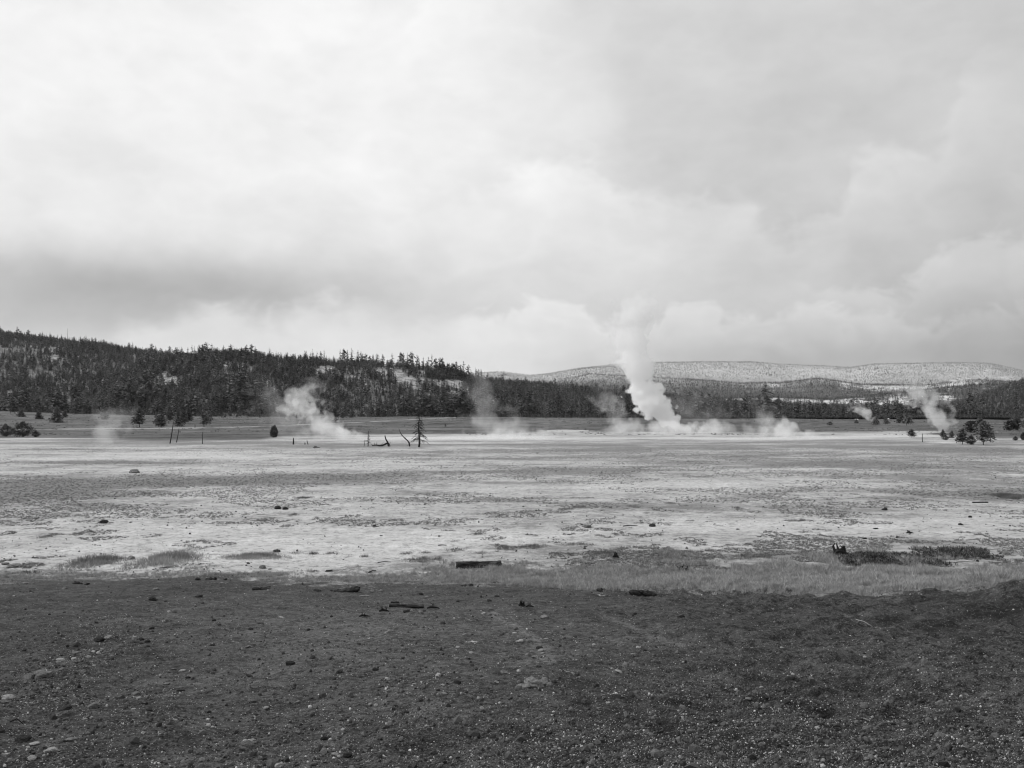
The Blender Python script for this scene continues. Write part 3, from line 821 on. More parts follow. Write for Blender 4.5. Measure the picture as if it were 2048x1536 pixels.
def single_trees():
    r = np.random.default_rng(13)
    spots_ = [(100, 'behind the large round bush at far left'), (200, 'behind the lone shapely fir'), (310, 'behind the faint far left steam wisp'), (430, 'behind the meadow pine clump'),
              (560, 'left of the curling steam column'), (700, 'behind the curling steam column'), (900, 'behind the tall dead tree and log heap'), (1010, 'behind the wide ragged steam veil'),
              (1200, 'between the ragged veil and the tallest column'), (1420, 'behind the tallest steam column'), (1560, 'behind the low steam bank'), (1700, 'behind the grassy mound at right'),
              (1830, 'behind the two white huts'), (1930, 'behind the right steam column'), (9999, 'behind the right-hand pine group')]
    groups_ = ((560, 'front row of the left forest edge'), (1010, 'front row of the middle forest edge'), (1560, 'front row of the forest behind the steam'), (9999, 'front row of the right forest edge'))
    for x, y, z, h, px in INDIV:
        where = next(t for lim, t in spots_ if px < lim)
        grey = r.uniform() >= .7
        w = h * r.uniform(.85, 1.3)
        size = 'tall' if h > 12 else ('low' if h < 8.5 else 'mid-sized')
        o = link('pine_tree', grey_protos[r.integers(0, 2)] if grey else forest_protos[r.integers(0, 6)], None, (x, y, z - 0.2), (0, 0, r.uniform(0, 6.28)), (w, w, h))
        tag(o, '%s %s%s conifer at the forest edge %s' % (size, 'slim ' if w < h else 'broad ', 'greyish' if grey else 'dark', where), 'tree', next(g for lim, g in groups_ if px < lim))
    # tall trees that stand out against the sky: (frame x, frame y of the top)
    sky = [(376, 694, 0), (384, 690, 0), (398, 689, 0), (408, 687, 0), (414, 690, 0), (424, 686, 0), (428, 692, 0), (447, 690, 0), (456, 699, 0), (483, 701, 0), (501, 703, 0), (512, 699, 0), (352, 694, 0), (345, 699, 0), (312, 694, 0),
           (297, 695, 0), (610, 701, 1), (622, 704, 1), (634, 703, 1), (641, 702, 1), (600, 708, 1), (648, 700, 1), (680, 699, 1), (687, 697, 1), (695, 698, 1), (703, 697, 1), (716, 700, 1), (722, 702, 1), (731, 707, 1), (740, 711, 1),
           (747, 708, 1), (754, 707, 1), (765, 708, 1), (784, 706, 1), (801, 704, 1), (807, 705, 1), (815, 705, 1), (822, 703, 1), (834, 709, 1), (847, 713, 1), (864, 708, 1), (872, 716, 1), (880, 714, 1), (885, 715, 1), (895, 725, 1), (905, 726, 1),
           (913, 727, 1), (921, 729, 1), (937, 729, 1), (951, 735, 1), (957, 738, 1), (963, 740, 1)]
    ORD = ['first', 'second', 'third', 'fourth', 'fifth', 'sixth', 'seventh', 'eighth', 'ninth', 'tenth', 'eleventh', 'twelfth', 'thirteenth', 'fourteenth', 'fifteenth', 'sixteenth', 'seventeenth', 'eighteenth', 'nineteenth', 'twentieth']
    ORD += ['twenty-' + q for q in ORD[:9]] + ['thirtieth'] + ['thirty-' + q for q in ORD[:9]]
    sky.sort()
    nth = [0, 0]
    for px, top, g in sky:
        y = 985.0 + r.uniform(-15, 25)
        x = (px - 1024) / F * y
        z = float(near_hill(np.array([x]), np.array([y]))[0])
        ztop = EYE + (HZ - top) / F * y
        h = max(ztop - z + 0.3, 6.0)
        w = h * r.uniform(0.9, 1.3)
        o = link('pine_tree', ridge_protos[r.integers(0, 4)], None, (x, y, z - 0.3), (0, 0, r.uniform(0, 6.28)), (w, w, h))
        tag(o, '%s tall ragged conifer from the left on the skyline of the %s' % (ORD[nth[g]], ('left knob', 'middle ridge')[g]), 'tree',
            ('skyline trees of the left knob', 'skyline trees of the middle ridge')[g])
        nth[g] += 1
single_trees()

# ------------------------------------------------------------------ single trees and bushes of the meadow (trunk + crown)
def tree_thing(px, base, top, width, label, style, cat='tree', name='pine_tree', seed=0, group=None):
    x, y, z = hit(px, base)
    k = mpp(y)
    h, w = (base - top) * k * (1.0 if style == 'bush' else 1.06), width * k * (1.0 if style == 'bush' else 1.3)
    root = empty(name, (x, y, z - 0.05), random.uniform(0, 6.28))
    tag(root, label, cat, group)
    if style == 'bush':
        r = np.random.default_rng(seed)
        crown, trunk = MB(), MB()
        for s in range(7):
            a = r.uniform(0, 6.28); rr = r.uniform(0, .25) * w
            trunk.tube([(math.cos(a) * rr * .2, math.sin(a) * rr * .2, -.1), (math.cos(a) * rr, math.sin(a) * rr, h * .35), (math.cos(a) * rr * 1.6, math.sin(a) * rr * 1.6, h * .75)], [.05, .035, .01], 5)
        for i in range(1500):
            d = r.normal(0, 1, 3); d /= np.linalg.norm(d)
            f = r.uniform(.35, 1) ** .6 * (1 + .22 * math.sin(d[0] * 5 + seed) * math.cos(d[1] * 4 + seed))
            tp = 1 - .45 * max(d[2], 0)
            p = np.array([d[0] * w * .5 * f * tp, d[1] * w * .5 * f * tp, h * .46 + d[2] * h * .5 * f])
            p[2] = max(p[2], 0.03 * h)
            v, q = leaf_quads(p, p + np.array([d[0], d[1], abs(d[2]) + .4]) * h * .07, h * .06, .1, 2, r)
            crown.add(v, q)
    else:
        kw = dict(fir=dict(spread=.5 * w / h * 1.15, clear=.06, droop=.22, ragged=.35), pine=dict(spread=.5 * w / h * 1.15, clear=.2, droop=.2, ragged=.5, round_top=.6),
                  round=dict(spread=.5 * w / h * 1.1, clear=.12, droop=.1, ragged=.3, round_top=1.0))[style]
        crown, trunk = conifer(seed + 300, 250, 6, wf=.42, **kw)
        for mb in (crown, trunk):
            mb.v = [np.asarray(a) * h for a in mb.v]
    link('crown', crown.mesh('crown', [M['bush_leaf'] if style == 'bush' else M['needles_grey']]), root)
    link('trunk', trunk.mesh('trunk', [M['bark']], smooth=True), root)
    return root

TREES = [
    (114, 845, 812, 19, 'lone shapely fir standing out in the meadow at far left', 'fir'),
    (76, 838, 822, 11, 'short young fir at the forest edge left of the lone fir', 'fir'),
    (42, 834, 818, 11, 'small fir against the forest edge at the far left', 'fir'),
    (130, 835, 820, 9, 'small slim fir just right of the lone fir', 'fir'),
    (208, 839, 813, 16, 'dark fir on the meadow edge beside the faint left steam wisp', 'fir'),
    (279, 855, 816, 19, 'tall pine with bare lower trunk at the left end of the meadow clump', 'pine'),
    (323, 855, 830, 23, 'squat round pine on the meadow with a broad dark crown', 'round'),
    (338, 847, 809, 16, 'tall pine rising behind the squat round pine', 'pine'),
    (355, 853, 818, 14, 'slim pine right behind the leaning dead poles', 'fir'),
    (366, 850, 820, 13, 'middle pine of the three right of the squat round pine', 'pine'),
    (376, 847, 816, 14, 'rightmost tall pine of the meadow clump', 'pine'),
    (408, 854, 822, 17, 'bushy pine standing by the road, front one of a pair', 'pine'),
    (418, 845, 821, 14, 'paler pine just behind the bushy pine by the road', 'pine'),
    (652, 846, 816, 18, 'pine half hidden by the left steam column', 'pine'),
    (670, 845, 817, 17, 'round-topped pine just right of the left steam column', 'round'),
    (685, 836, 824, 10, 'low pine right of the round-topped pine at the forest foot', 'round'),
    (704, 835, 822, 9, 'second low pine right of the left steam column', 'fir'),
    (1823, 875, 858, 13, 'small lone pine with open branches on the right flat', 'pine'),
    (1886, 874, 858, 9, 'small fir behind the dark bush left of the right steam vent', 'fir'),
    (1904, 876, 860, 9, 'small fir beside the foot of the right steam column', 'fir'),
    (1925, 889, 858, 18, 'slender pine at the left end of the right-hand tree group', 'pine'),
    (1966, 890, 843, 27, 'largest pine of the group on the right flat', 'pine'),
    (1961, 866, 836, 18, 'pine peering over the largest pine of the right-hand group', 'pine'),
    (1943, 865, 843, 26, 'broad dark pine behind the right-hand group', 'round'),
    (2022, 861, 842, 20, 'broad pine left in the clump at the right edge', 'round'),
    (2036, 861, 838, 20, 'taller pine in the clump at the right edge', 'round'),
    (2050, 862, 840, 18, 'pine cut by the right edge of the picture', 'pine'),
    (1753, 849, 833, 11, 'small pine right of the far white steam puff', 'fir'),
    (1771, 848, 832, 9, 'slim small pine left of the white hut', 'fir'),
    (1801, 846, 826, 14, 'pine behind the meadow rise, left of the thick one', 'fir'),
    (1813, 851, 829, 15, 'thick dark pine on the right-hand meadow rise', 'pine'),
    (1712, 846, 838, 7, 'tiny bush-like fir below the far white steam puff', 'fir'),
]
for i, (px, b, tp, wd, lb, st) in enumerate(TREES):
    tree_thing(px, b, tp, wd, lb, st, seed=i)
BUSHES = [
    (45, 874, 843, 44, 'large round dark bush at the left edge of the flat'),
    (12, 873, 848, 30, 'dark bush cut by the left edge of the picture'),
    (72, 874, 861, 16, 'small low bush at the right foot of the large round bush'),
    (548, 875, 850, 16, 'small upright bush alone on the flat left of the left steam'),
    (1891, 880, 869, 14, 'dense dark bush left of the right-hand tree group'),
    (1942, 889, 870, 20, 'shrubby bush between the slender and the largest pine'),
    (2031, 881, 872, 10, 'small bush near the right edge below the clump of pines'),
    (2047, 880, 864, 12, 'bush cut by the right edge below the clump of pines'),
    (1660, 850, 843, 14, 'low scrub on top of the grassy mound behind the right steam'),
]
for i, (px, b, tp, wd, lb) in enumerate(BUSHES):
    tree_thing(px, b, tp, wd, lb, 'bush', 'bush', 'bush', 40 + i)

# ------------------------------------------------------------------ dead trees, poles, stumps on the flat
def dead_tree(px, base, top, width, label, seed, nb, droop, lean=0.0, thick=3.0):
    r = np.random.default_rng(seed)
    x, y, z = hit(px, base)
    k = mpp(y); h = (base - top) * k; w = width * k
    root = empty('dead_tree', (x, y, z))
    tag(root, label, 'dead tree')
    tb = MB()
    zs = np.linspace(-.05, 1, 9)
    tb.tube([(lean * h * q * q + .012 * h * math.sin(q * 9), .01 * h * math.cos(q * 6), q * h) for q in zs], [thick * .5 * k * (1 - .86 * max(q, 0)) * (1.3 if q < .03 else 1) for q in zs], 8, wob=.2)
    link('trunk', tb.mesh('trunk', [M['deadwood']], smooth=True), root)
    bm_ = MB()
    for i in range(nb):
        f = .16 + .80 * (i + r.uniform(0, 1)) / nb
        a = r.uniform(0, 6.28)
        L = w * .5 * (1 - f) ** .55 * r.uniform(.55, 1.15)
        if f > .85: L *= .6
        p0 = np.array([lean * h * f * f, 0, f * h])
        pts = []
        for s in np.linspace(0, 1, 6):
            pts.append(p0 + np.array([math.cos(a) * L * s, math.sin(a) * L * s, L * (.20 * s - droop * s * s)]) + r.normal(0, .03, 3) * L * s)
        rad = [k * max(.62 * (1 - f) + .2, .2) * (1 - .75 * s) for s in np.linspace(0, 1, 6)]
        bm_.tube(pts, rad, 4)
        for s in (2, 3, 4):
            for sg in (-1, 1):
                if r.uniform() < .75:
                    q = np.array(pts[s]); e = q + np.array([math.cos(a + sg * .9), math.sin(a + sg * .9), -.35 - droop * .5]) * L * r.uniform(.18, .4)
                    bm_.tube([q, (q + e) / 2 + r.normal(0, .02, 3), e], [k * .26, k * .18, k * .07], 3)
    link('branches', bm_.mesh('branches', [M['deadwood']]), root)
dead_tree(838, 894, 817, 42, 'tall dead tree with drooping bare branches on the grey flat', 5, 92, .60, .0, 3.8)
dead_tree(736, 893, 861, 17, 'small bare dead tree left of the fallen log heap', 6, 26, .25, .02, 2.0)

def pole(px, base, tx, ty, thick, label, name='dead_pole', mat='deadwood', cat='pole', group=None, bend=0.0, stub=True):
    x, y, z = hit(px, base)
    k = mpp(y)
    h = (base - ty) * k; dx = (tx - px) * k
    r = np.random.default_rng(int(px * 7 + base))
    mb = MB()
    q = np.linspace(-.06, 1, 8)
    mb.tube([(dx * s + bend * k * math.sin(math.pi * max(s, 0)), .03 * h * math.sin(s * 3), h * s) for s in q], [max(thick * .5 * k * (1.1 - .55 * max(s, 0)), .02) for s in q], 7, wob=.25)
    if stub:
        for s in (.45, .7, .82):
            a = r.uniform(0, 6.28); L = k * r.uniform(1.5, 3.2)
            p = np.array([dx * s + bend * k * math.sin(math.pi * s), 0, h * s])
            mb.tube([p, p + np.array([math.cos(a) * L, math.sin(a) * L, L * .35])], [k * .3, k * .12], 4)
    o = link(name, mb.mesh(name, [M[mat]], smooth=True), None, (x, y, z))
    tag(o, label, cat, group)
pole(340, 887, 347, 843, 2.2, 'tallest leaning dead pole at the left of the three on the left flat')
pole(353, 885, 358, 857, 1.8, 'shorter leaning dead pole, middle of the three on the left flat')
pole(405, 888, 405, 864, 1.4, 'thin upright dead pole, right of the three on the left flat')
pole(390, 857, 390, 848, 1.3, 'short post beside the road behind the three dead poles', 'post', cat='post', stub=False)
pole(587, 889, 587, 876, 3.2, 'thick dark broken trunk standing upright on the flat', 'tree_stump', cat='stump', stub=False)
pole(616, 889, 614, 881, 1.6, 'thin forked stub right of the thick broken trunk', 'stump', cat='stump')
pole(610, 889, 610, 885, 2.0, 'low dark stub between the broken trunk and the forked stub', 'stump', cat='stump', stub=False)
pole(1845, 884, 1845, 867, 1.5, 'thin dead pole alone on the right flat below the lone pine')
pole(1981, 884, 1981, 869, 1.2, 'thin dead pole just right of the largest pine')
pole(728, 893, 730, 879, 1.0, 'thin dead stick left of the small dead tree')
def ridge_snag():
    y = 1640.0; x = (135 - 1024) / F * y
    z = float(near_hill(np.array([x]), np.array([y]))[0]); h = EYE + (HZ - 657) / F * y - z
    mb = MB(); mb.tube([(0, 0, -1), (.1, 0, h * .5), (0, .1, h)], [.32, .26, .12], 6)
    tag(link('dead_pole', mb.mesh('dead_pole', [M['deadwood']], smooth=True), None, (x, y, z)), 'thin bare snag sticking up above the trees of the left ridge', 'pole')
ridge_snag()

def curved_snag():
    x, y, z = hit(815, 893); k = mpp(y)
    mb = MB()
    pts = [(4, 0, -1), (4, 0, 3), (3.2, 0, 7), (0, .5, 12), (-5, 1, 16), (-10, 1, 21), (-14, .5, 27), (-17.5, 0, 36)]
    mb.tube([(a * k, b * k, c * k) for a, b, c in pts], [k * q for q in (1.7, 1.5, 1.4, 1.25, 1.1, .9, .7, .3)], 7, wob=.25)
    for p, e in (((-5, 1, 16), (-2, 2, 20)), ((-10, 1, 21), (-14, 0, 22.5)), ((4, 0, 2), (8, 1, 4)), ((3, 0, 4), (-1, -2, 1)), ((3.2, 0, 7), (5, 1, 10))):
        mb.tube([tuple(c * k for c in p), tuple(c * k for c in e)], [.5 * k, .15 * k], 4)
    tag(link('curved_snag', mb.mesh('curved_snag', [M['deadwood']], smooth=True), None, (x, y, z)), 'curved bare snag bending left beside the tall dead tree', 'dead tree')
curved_snag()

def fallen_heap():
    x, y, z = hit(762, 893); k = mpp(y)
    def T(mb, pts, rad, seg=6):
        mb.tube([tuple(c * k for c in p) for p in pts], [q * k for q in rad], seg, wob=.3)
    mb = MB()
    T(mb, [(-18, 0, 2.0), (-10, 1, 3.0), (-3, 0, 1.8), (3, 0, 2.2), (9, 1, 5), (14, 0, 7.5), (17, 0, 3)], [.8, 1.3, 1.5, 1.7, 2.0, 1.8, 1.2])
    for p in ([(-10, 1, 3), (-8, 0, 7), (-9, 0, 10)], [(-12, 0, 2.5), (-14, 2, 6), (-13, 2, 8)], [(0, 0, 2), (2, -1, 5), (6, -2, 9)], [(-15, 0, 2), (-20, 1, 4)], [(4, 1, 2), (2, 3, 1), (-6, 5, 1.5)], [(8, 0, 4), (3, -2, 1.5), (-2, -4, .6)]):
        T(mb, p, [.6, .4, .15][:len(p)], 4)
    tag(link('fallen_log', mb.mesh('fallen_log', [M['deadwood']], smooth=True), None, (x, y, z)), 'dark fallen trunk with crooked branches lying left of the curved snag', 'log')
    x2, y2, z2 = hit(775, 893)
    mb = MB()
    T(mb, [(3, 0, -1), (2, 0, 3), (0, 0, 9), (-3.5, .5, 15), (-5.2, 0, 22)], [2.2, 2.0, 1.7, 1.3, .8], 8)
    T(mb, [(2, 0, 4), (5, 1, 6), (6, 1, 9)], [.7, .5, .2], 4)
    T(mb, [(3, 0, 2), (7, 0, 1)], [.8, .4], 4)
    tag(link('broken_snag', mb.mesh('broken_snag', [M['deadwood']], smooth=True), None, (x2, y2, z2)), 'thick broken snag leaning left above the fallen trunk', 'dead tree')
fallen_heap()

# ------------------------------------------------------------------ road, huts
def road():
    pts = [(20, 861), (120, 859), (260, 858), (400, 856.5), (520, 854), (600, 850.5), (660, 847.5), (760, 843.5), (850, 838.5), (912, 835.5)]
    xs = np.linspace(20, 912, 150)
    vs, qs = [], []
    for i, px in enumerate(xs):
        py = np.interp(px, [p for p, _ in pts], [q for _, q in pts])
        x, y, z = hit(px, py)
        for w in (-3.6, -3.2, 3.2, 3.6):
            xx, yy = x, y + w
            vs.append((xx, yy, float(ground(np.array(xx), np.array(yy))) + (0.25 if abs(w) < 3.4 else 0.0)))
        if i:
            b = (i - 1) * 4
            qs += [(b + j, b + 4 + j, b + 5 + j, b + 1 + j) for j in range(3)]
    m = simple('pale_road', 0.24, 0.36, 0.4, 4, coord='Object')
    tag(link('road', mesh_np('road', vs, np.array(qs)[:, ::-1], [m], smooth=True)), kind='structure')
road()

def hut(px, base, wpx, hpx, label):
    x, y, z = hit(px, base)
    k = mpp(y); w, h, d = wpx * k, hpx * k, wpx * k * 1.2
    root = empty('hut', (x, y, z), 0.25)
    tag(root, label, 'hut')
    def box(mb, x0, x1, y0, y1, z0, z1):
        v = [(a, b, c) for c in (z0, z1) for b in (y0, y1) for a in (x0, x1)]
        mb.add(v, [(0, 2, 3, 1), (4, 5, 7, 6), (0, 1, 5, 4), (2, 6, 7, 3), (0, 4, 6, 2), (1, 3, 7, 5)])
    mb = MB(); box(mb, -w / 2, w / 2, -d / 2, d / 2, -.3, h * .72); link('wall', mb.mesh('wall', [M['paint']]), root)
    mb = MB()
    e = .25
    mb.add([(-w / 2 - e, -d / 2 - e, h * .7), (w / 2 + e, -d / 2 - e, h * .7), (w / 2 + e, d / 2 + e, h * .7), (-w / 2 - e, d / 2 + e, h * .7), (-w / 2 - e, 0, h), (w / 2 + e, 0, h)],
           [(0, 1, 5, 4), (2, 3, 4, 5), (0, 3, 2, 1)], [(0, 4, 3), (1, 2, 5)])
    link('roof', mb.mesh('roof', [M['paint']]), root)
    mb = MB(); box(mb, -w * .10, w * .12, -d / 2 - .03, -d / 2 + .05, -.1, h * .5); link('door', mb.mesh('door', [M['pane']]), root)
hut(1713, 841.5, 4.2, 3.6, 'tiny white hut at the foot of the far white steam puff')
hut(1775.5, 841.5, 3.2, 5, 'tiny tall white hut among the small pines on the right')

# ------------------------------------------------------------------ stones
def rock_mesh(seed, flat, mat, angular=0.5):
    r = np.random.default_rng(seed)
    bm_ = bmesh.new()
    bmesh.ops.create_icosphere(bm_, subdivisions=3, radius=0.5)
    cuts = [(lambda d: (d / np.linalg.norm(d), r.uniform(.24, .46)))(r.normal(0, 1, 3)) for _ in range(9)]
    for v in bm_.verts:
        p = np.array(v.co)
        for d, l in cuts:
            e = p @ d
            if e > l: p = p - d * (e - l) * (.55 + angular * .45)
        p += .035 * np.array([math.sin(p[1] * 17 + seed), math.sin(p[2] * 19 + seed * 2), math.sin(p[0] * 16 + seed * 3)])
        p *= 1 + r.normal(0, .022)
        p[2] *= flat
        v.co = p
    me = bpy.data.meshes.new('stone')
    bm_.to_mesh(me); bm_.free()
    for p in me.polygons: p.use_smooth = False
    me.materials.append(M[mat])
    return me
ROCKS = {m: [rock_mesh(500 + i + 40 * j, fl, m, an) for i, (fl, an) in enumerate([(.75, .5), (.6, .9), (.45, .7), (.8, .3), (.35, .9), (.65, .6)])] for j, m in enumerate(('stone_pale', 'stone_mid', 'stone_dark'))}
def clod_mesh(seed):
    r = np.random.default_rng(seed)
    mb = MB()
    for i in range(7):
        bm_ = bmesh.new(); bmesh.ops.create_icosphere(bm_, subdivisions=2, radius=.5)
        c = np.array([r.uniform(-.38, .38), r.uniform(-.22, .22), r.uniform(0, .06)]); s = np.array([r.uniform(.2, .45), r.uniform(.2, .4), r.uniform(.16, .34)])
        v = [np.array(q.co) * s * (1 + r.normal(0, .10)) + c for q in bm_.verts]
        mb.add(v, None, [[q.index for q in f.verts] for f in bm_.faces]); bm_.free()
    return mb.mesh('clod', [M['stone_dark']])
CLODS = [clod_mesh(700 + i) for i in range(4)]

rk = np.random.default_rng(21)
def stone(px, py, wpx, tone, label=None, name='stone', group=None, flat=None, dx=1.0):
    x, y, z = hit(px, py)
    s = wpx * mpp(y)
    lst = CLODS if tone == 'clod' else ROCKS[{'p': 'stone_pale', 'm': 'stone_mid', 'd': 'stone_dark'}[tone]]
    me = lst[int(rk.integers(0, len(lst))) if flat is None else flat]
    o = link(name, me, None, (x, y, z + s * (0.10 if tone != 'clod' else .03)), (rk.normal(0, .12), rk.normal(0, .12), rk.uniform(0, 6.28) if tone != 'clod' else rk.normal(0, .4)), (s * 1.38 * dx, s * 1.1, s * 1.1))
    tag(o, label, 'clod' if tone == 'clod' else 'stone', group)
    return o
def zone(px, py):
    side = 'left' if px < 520 else ('middle left' if px < 1000 else ('middle right' if px < 1500 else 'right'))
    row = 'near the grass' if py < 1230 else ('halfway down' if py < 1380 else 'close to the viewer')
    return side, row
TONE = {'p': 'pale', 'm': 'grey', 'd': 'dark'}
def auto(px, py, w, t):
    side, row = zone(px, py)
    if t == 'clod':
        lb = 'rough dark clod on the %s dark gravel %s' % (side, row)
    else:
        size = 'fist-sized' if w > 11 else 'small'
        lb = '%s %s stone on the %s dark gravel %s' % (size, TONE[t], side, row)
    stone(px, py, w, t, lb, 'clod' if t == 'clod' else 'stone', lb.replace(' stone on', ' stones on').replace(' clod on', ' clods on'))

A = [  # enlargement of the left foreground: x, y, width, tone
    (340, 868, 55, 'm'), (475, 672, 52, 'p'), (580, 664, 38, 'p'), (950, 565, 46, 'm'), (1120, 512, 46, 'd'), (1160, 528, 40, 'd'), (1155, 565, 42, 'm'), (1040, 532, 38, 'm'), (1060, 497, 28, 'p'), (855, 500, 58, 'm'),
    (600, 618, 50, 'm'), (605, 690, 42, 'm'), (700, 650, 36, 'p'), (495, 750, 42, 'm'), (655, 768, 42, 'm'), (520, 814, 36, 'm'), (885, 651, 42, 'm'), (830, 638, 36, 'm'), (40, 1010, 52, 'm'), (45, 910, 60, 'm'),
    (580, 1030, 38, 'm'), (520, 1142, 46, 'm'), (670, 1137, 32, 'p'), (720, 1134, 36, 'p'), (1070, 946, 60, 'm'), (1310, 864, 50, 'm'), (1365, 745, 42, 'm'), (1435, 760, 40, 'p'), (1517, 745, 20, 'p'), (1260, 792, 22, 'p'),
    (742, 716, 20, 'p'), (1480, 812, 42, 'd'), (1425, 916, 50, 'd'), (1715, 872, 38, 'm'), (1965, 780, 56, 'm'), (1970, 804, 50, 'd'), (1990, 1000, 60, 'm'), (550, 1310, 96, 'm'), (250, 1457, 60, 'p'), (700, 1256, 40, 'm'),
    (1050, 1152, 30, 'p'), (1050, 1059, 30, 'p'), (2005, 1262, 62, 'm'), (2010, 1418, 52, 'p'), (1590, 1468, 60, 'm'), (1780, 1440, 50, 'm'), (1730, 1472, 70, 'm'), (1440, 1472, 32, 'p'), (940, 1500, 42, 'm'), (1460, 1504, 86, 'm'),
    (1205, 198, 60, 'd'), (1570, 174, 54, 'd'), (1308, 210, 26, 'd'), (1225, 118, 40, 'm'), (685, 76, 40, 'd'), (515, 113, 42, 'm'), (1560, 40, 42, 'd'), (1770, 40, 32, 'd'), (1675, 556, 40, 'd'), (1195, 427, 36, 'd'),
    (1975, 430, 32, 'd'), (1950, 574, 50, 'm'), (735, 612, 34, 'p'), (760, 595, 30, 'm'), (790, 602, 30, 'p'), (745, 628, 30, 'm'), (775, 622, 34, 'p'), (805, 590, 26, 'p'), (710, 620, 34, 'm'), (455, 692, 28, 'p'),
    (30, 845, 26, 'p'), (110, 168, 20, 'p'), (15, 650, 22, 'p'), (245, 1000, 24, 'm'), (330, 1475, 24, 'p'), (120, 930, 30, 'm'), (205, 850, 34, 'm'), (45, 755, 30, 'm'), (95, 770, 34, 'm'), (280, 942, 28, 'm'),
    (1390, 1150, 30, 'p'), (1240, 1186, 44, 'm'), (1000, 1025, 36, 'm'), (790, 1195, 34, 'm'), (1460, 1180, 36, 'm'), (860, 200, 22, 'p'), (1330, 290, 24, 'p'), (1095, 972, 34, 'p'), (320, 1425, 28, 'm'), (190, 1515, 50, 'm')]
for zx, zy, w, t in A: auto(zx * .2539, 1150 + zy * .2539, w * .2539, t)
Bz = [(145, 101, 40, 'd'), (530, 128, 46, 'd'), (643, 128, 26, 'd'), (725, 134, 50, 'd'), (965, 134, 46, 'm'), (1235, 291, 50, 'd'), (1340, 304, 40, 'm'), (1370, 286, 30, 'd'), (1420, 352, 26, 'p'), (1522, 384, 32, 'd'),
      (1640, 209, 30, 'd'), (1890, 208, 40, 'd'), (1945, 170, 36, 'd'), (1350, 153, 32, 'd'), (460, 436, 30, 'd'), (75, 383, 30, 'd'), (1100, 460, 70, 'm'), (830, 460, 46, 'm'), (785, 548, 24, 'm'), (315, 708, 60, 'd'),
      (335, 870, 42, 'm'), (710, 772, 50, 'd'), (988, 753, 42, 'd'), (1700, 480, 46, 'm'), (1635, 572, 30, 'p'), (1745, 617, 32, 'p'), (1625, 662, 30, 'p'), (1700, 652, 20, 'p'), (1980, 680, 30, 'm'), (1485, 800, 46, 'p'),
      (1525, 773, 36, 'm'), (1635, 854, 50, 'd'), (1530, 942, 46, 'p'), (370, 1010, 46, 'm'), (170, 1129, 50, 'm'), (730, 1222, 34, 'p'), (735, 1250, 32, 'm'), (325, 1204, 46, 'm'), (375, 1244, 40, 'm'), (320, 1258, 36, 'm'),
      (370, 1332, 36, 'm'), (495, 1296, 60, 'm'), (585, 1298, 46, 'd'), (30, 1303, 32, 'p'), (500, 1498, 60, 'm'), (70, 1512, 42, 'm'), (230, 1516, 60, 'p'), (670, 1418, 52, 'p'), (770, 1434, 60, 'd'), (850, 1453, 50, 'm'),
      (1800, 978, 36, 'p'), (1830, 1055, 36, 'p'), (660, 1390, 34, 'm'), (1480, 945, 24, 'p'), (995, 1036, 30, 'p'), (945, 1026, 26, 'p'), (1395, 1195, 34, 'p'), (1170, 955, 30, 'm'), (1300, 862, 30, 'p'), (1520, 872, 26, 'p'),
      (1080, 828, 44, 'p'), (125, 1054, 40, 'p'), (1940, 852, 36, 'p'), (1840, 305, 30, 'p'), (1888, 318, 36, 'm'), (1270, 285, 22, 'p'), (1030, 124, 28, 'p'), (1390, 175, 26, 'p'), (1215, 585, 46, 'm'), (750, 375, 24, 'p'),
      (1770, 790, 34, 'm'), (1985, 770, 40, 'm'), (640, 1100, 30, 'm'), (905, 1395, 34, 'm'), (1040, 1330, 30, 'm'), (700, 1440, 34, 'p'), (590, 1480, 40, 'm'), (930, 1480, 30, 'p')]
for zx, zy, w, t in Bz: auto(500 + zx * .2539, 1150 + zy * .2539, w * .2539, t)
Cz = [(340, 328, 60, 'm'), (570, 475, 30, 'd'), (955, 694, 58, 'm'), (900, 736, 52, 'p'), (850, 714, 24, 'p'), (1050, 554, 32, 'p'), (715, 535, 26, 'p'), (540, 388, 46, 'm'), (150, 508, 50, 'p'), (215, 504, 40, 'm'), (350, 488, 32, 'p'),
      (110, 442, 26, 'p'), (240, 588, 36, 'm'), (215, 615, 46, 'm'), (310, 578, 40, 'p'), (320, 598, 34, 'p'), (1380, 320, 40, 'd'), (1880, 953, 40, 'm'), (1370, 1323, 26, 'p'), (820, 974, 32, 'p'), (1020, 298, 36, 'd'), (735, 1388, 28, 'd'),
      (120, 415, 40, 'm'), (160, 400, 30, 'm'), (300, 560, 44, 'd'), (265, 628, 50, 'm'), (590, 612, 30, 'm'), (140, 735, 34, 'p'), (15, 655, 30, 'm'), (320, 920, 24, 'p'), (1100, 575, 24, 'd'), (245, 1440, 34, 'm'), (1985, 855, 26, 'p'), (450, 1322, 20, 'p'),
      (150, 475, 44, 'm'), (225, 470, 36, 'm'), (295, 700, 30, 'd'), (30, 745, 60, 'm'), (305, 752, 28, 'm')]
for zx, zy, w, t in Cz: auto(1000 + zx * .2637, 1150 + zy * .2637, w * .2637, t)
Dz = [(825, 1125, 40, 'p'), (820, 1203, 46, 'm'), (485, 1106, 46, 'd'), (1130, 1173, 50, 'm'), (1605, 1175, 36, 'd'), (445, 1195, 36, 'p'), (350, 1457, 30, 'p'), (435, 1462, 32, 'p'), (493, 1460, 34, 'p'), (828, 1440, 36, 'p'), (600, 1206, 32, 'd'),
      (255, 777, 30, 'p'), (255, 810, 30, 'd'), (1255, 208, 36, 'd'), (1268, 175, 30, 'd'), (1720, 1312, 24, 'p'), (1385, 525, 24, 'p'), (170, 572, 26, 'p'), (1760, 1305, 20, 'p'), (15, 876, 22, 'p'), (240, 262, 20, 'p'), (815, 640, 24, 'p'), (1285, 1036, 24, 'p'), (1475, 102, 30, 'd')]
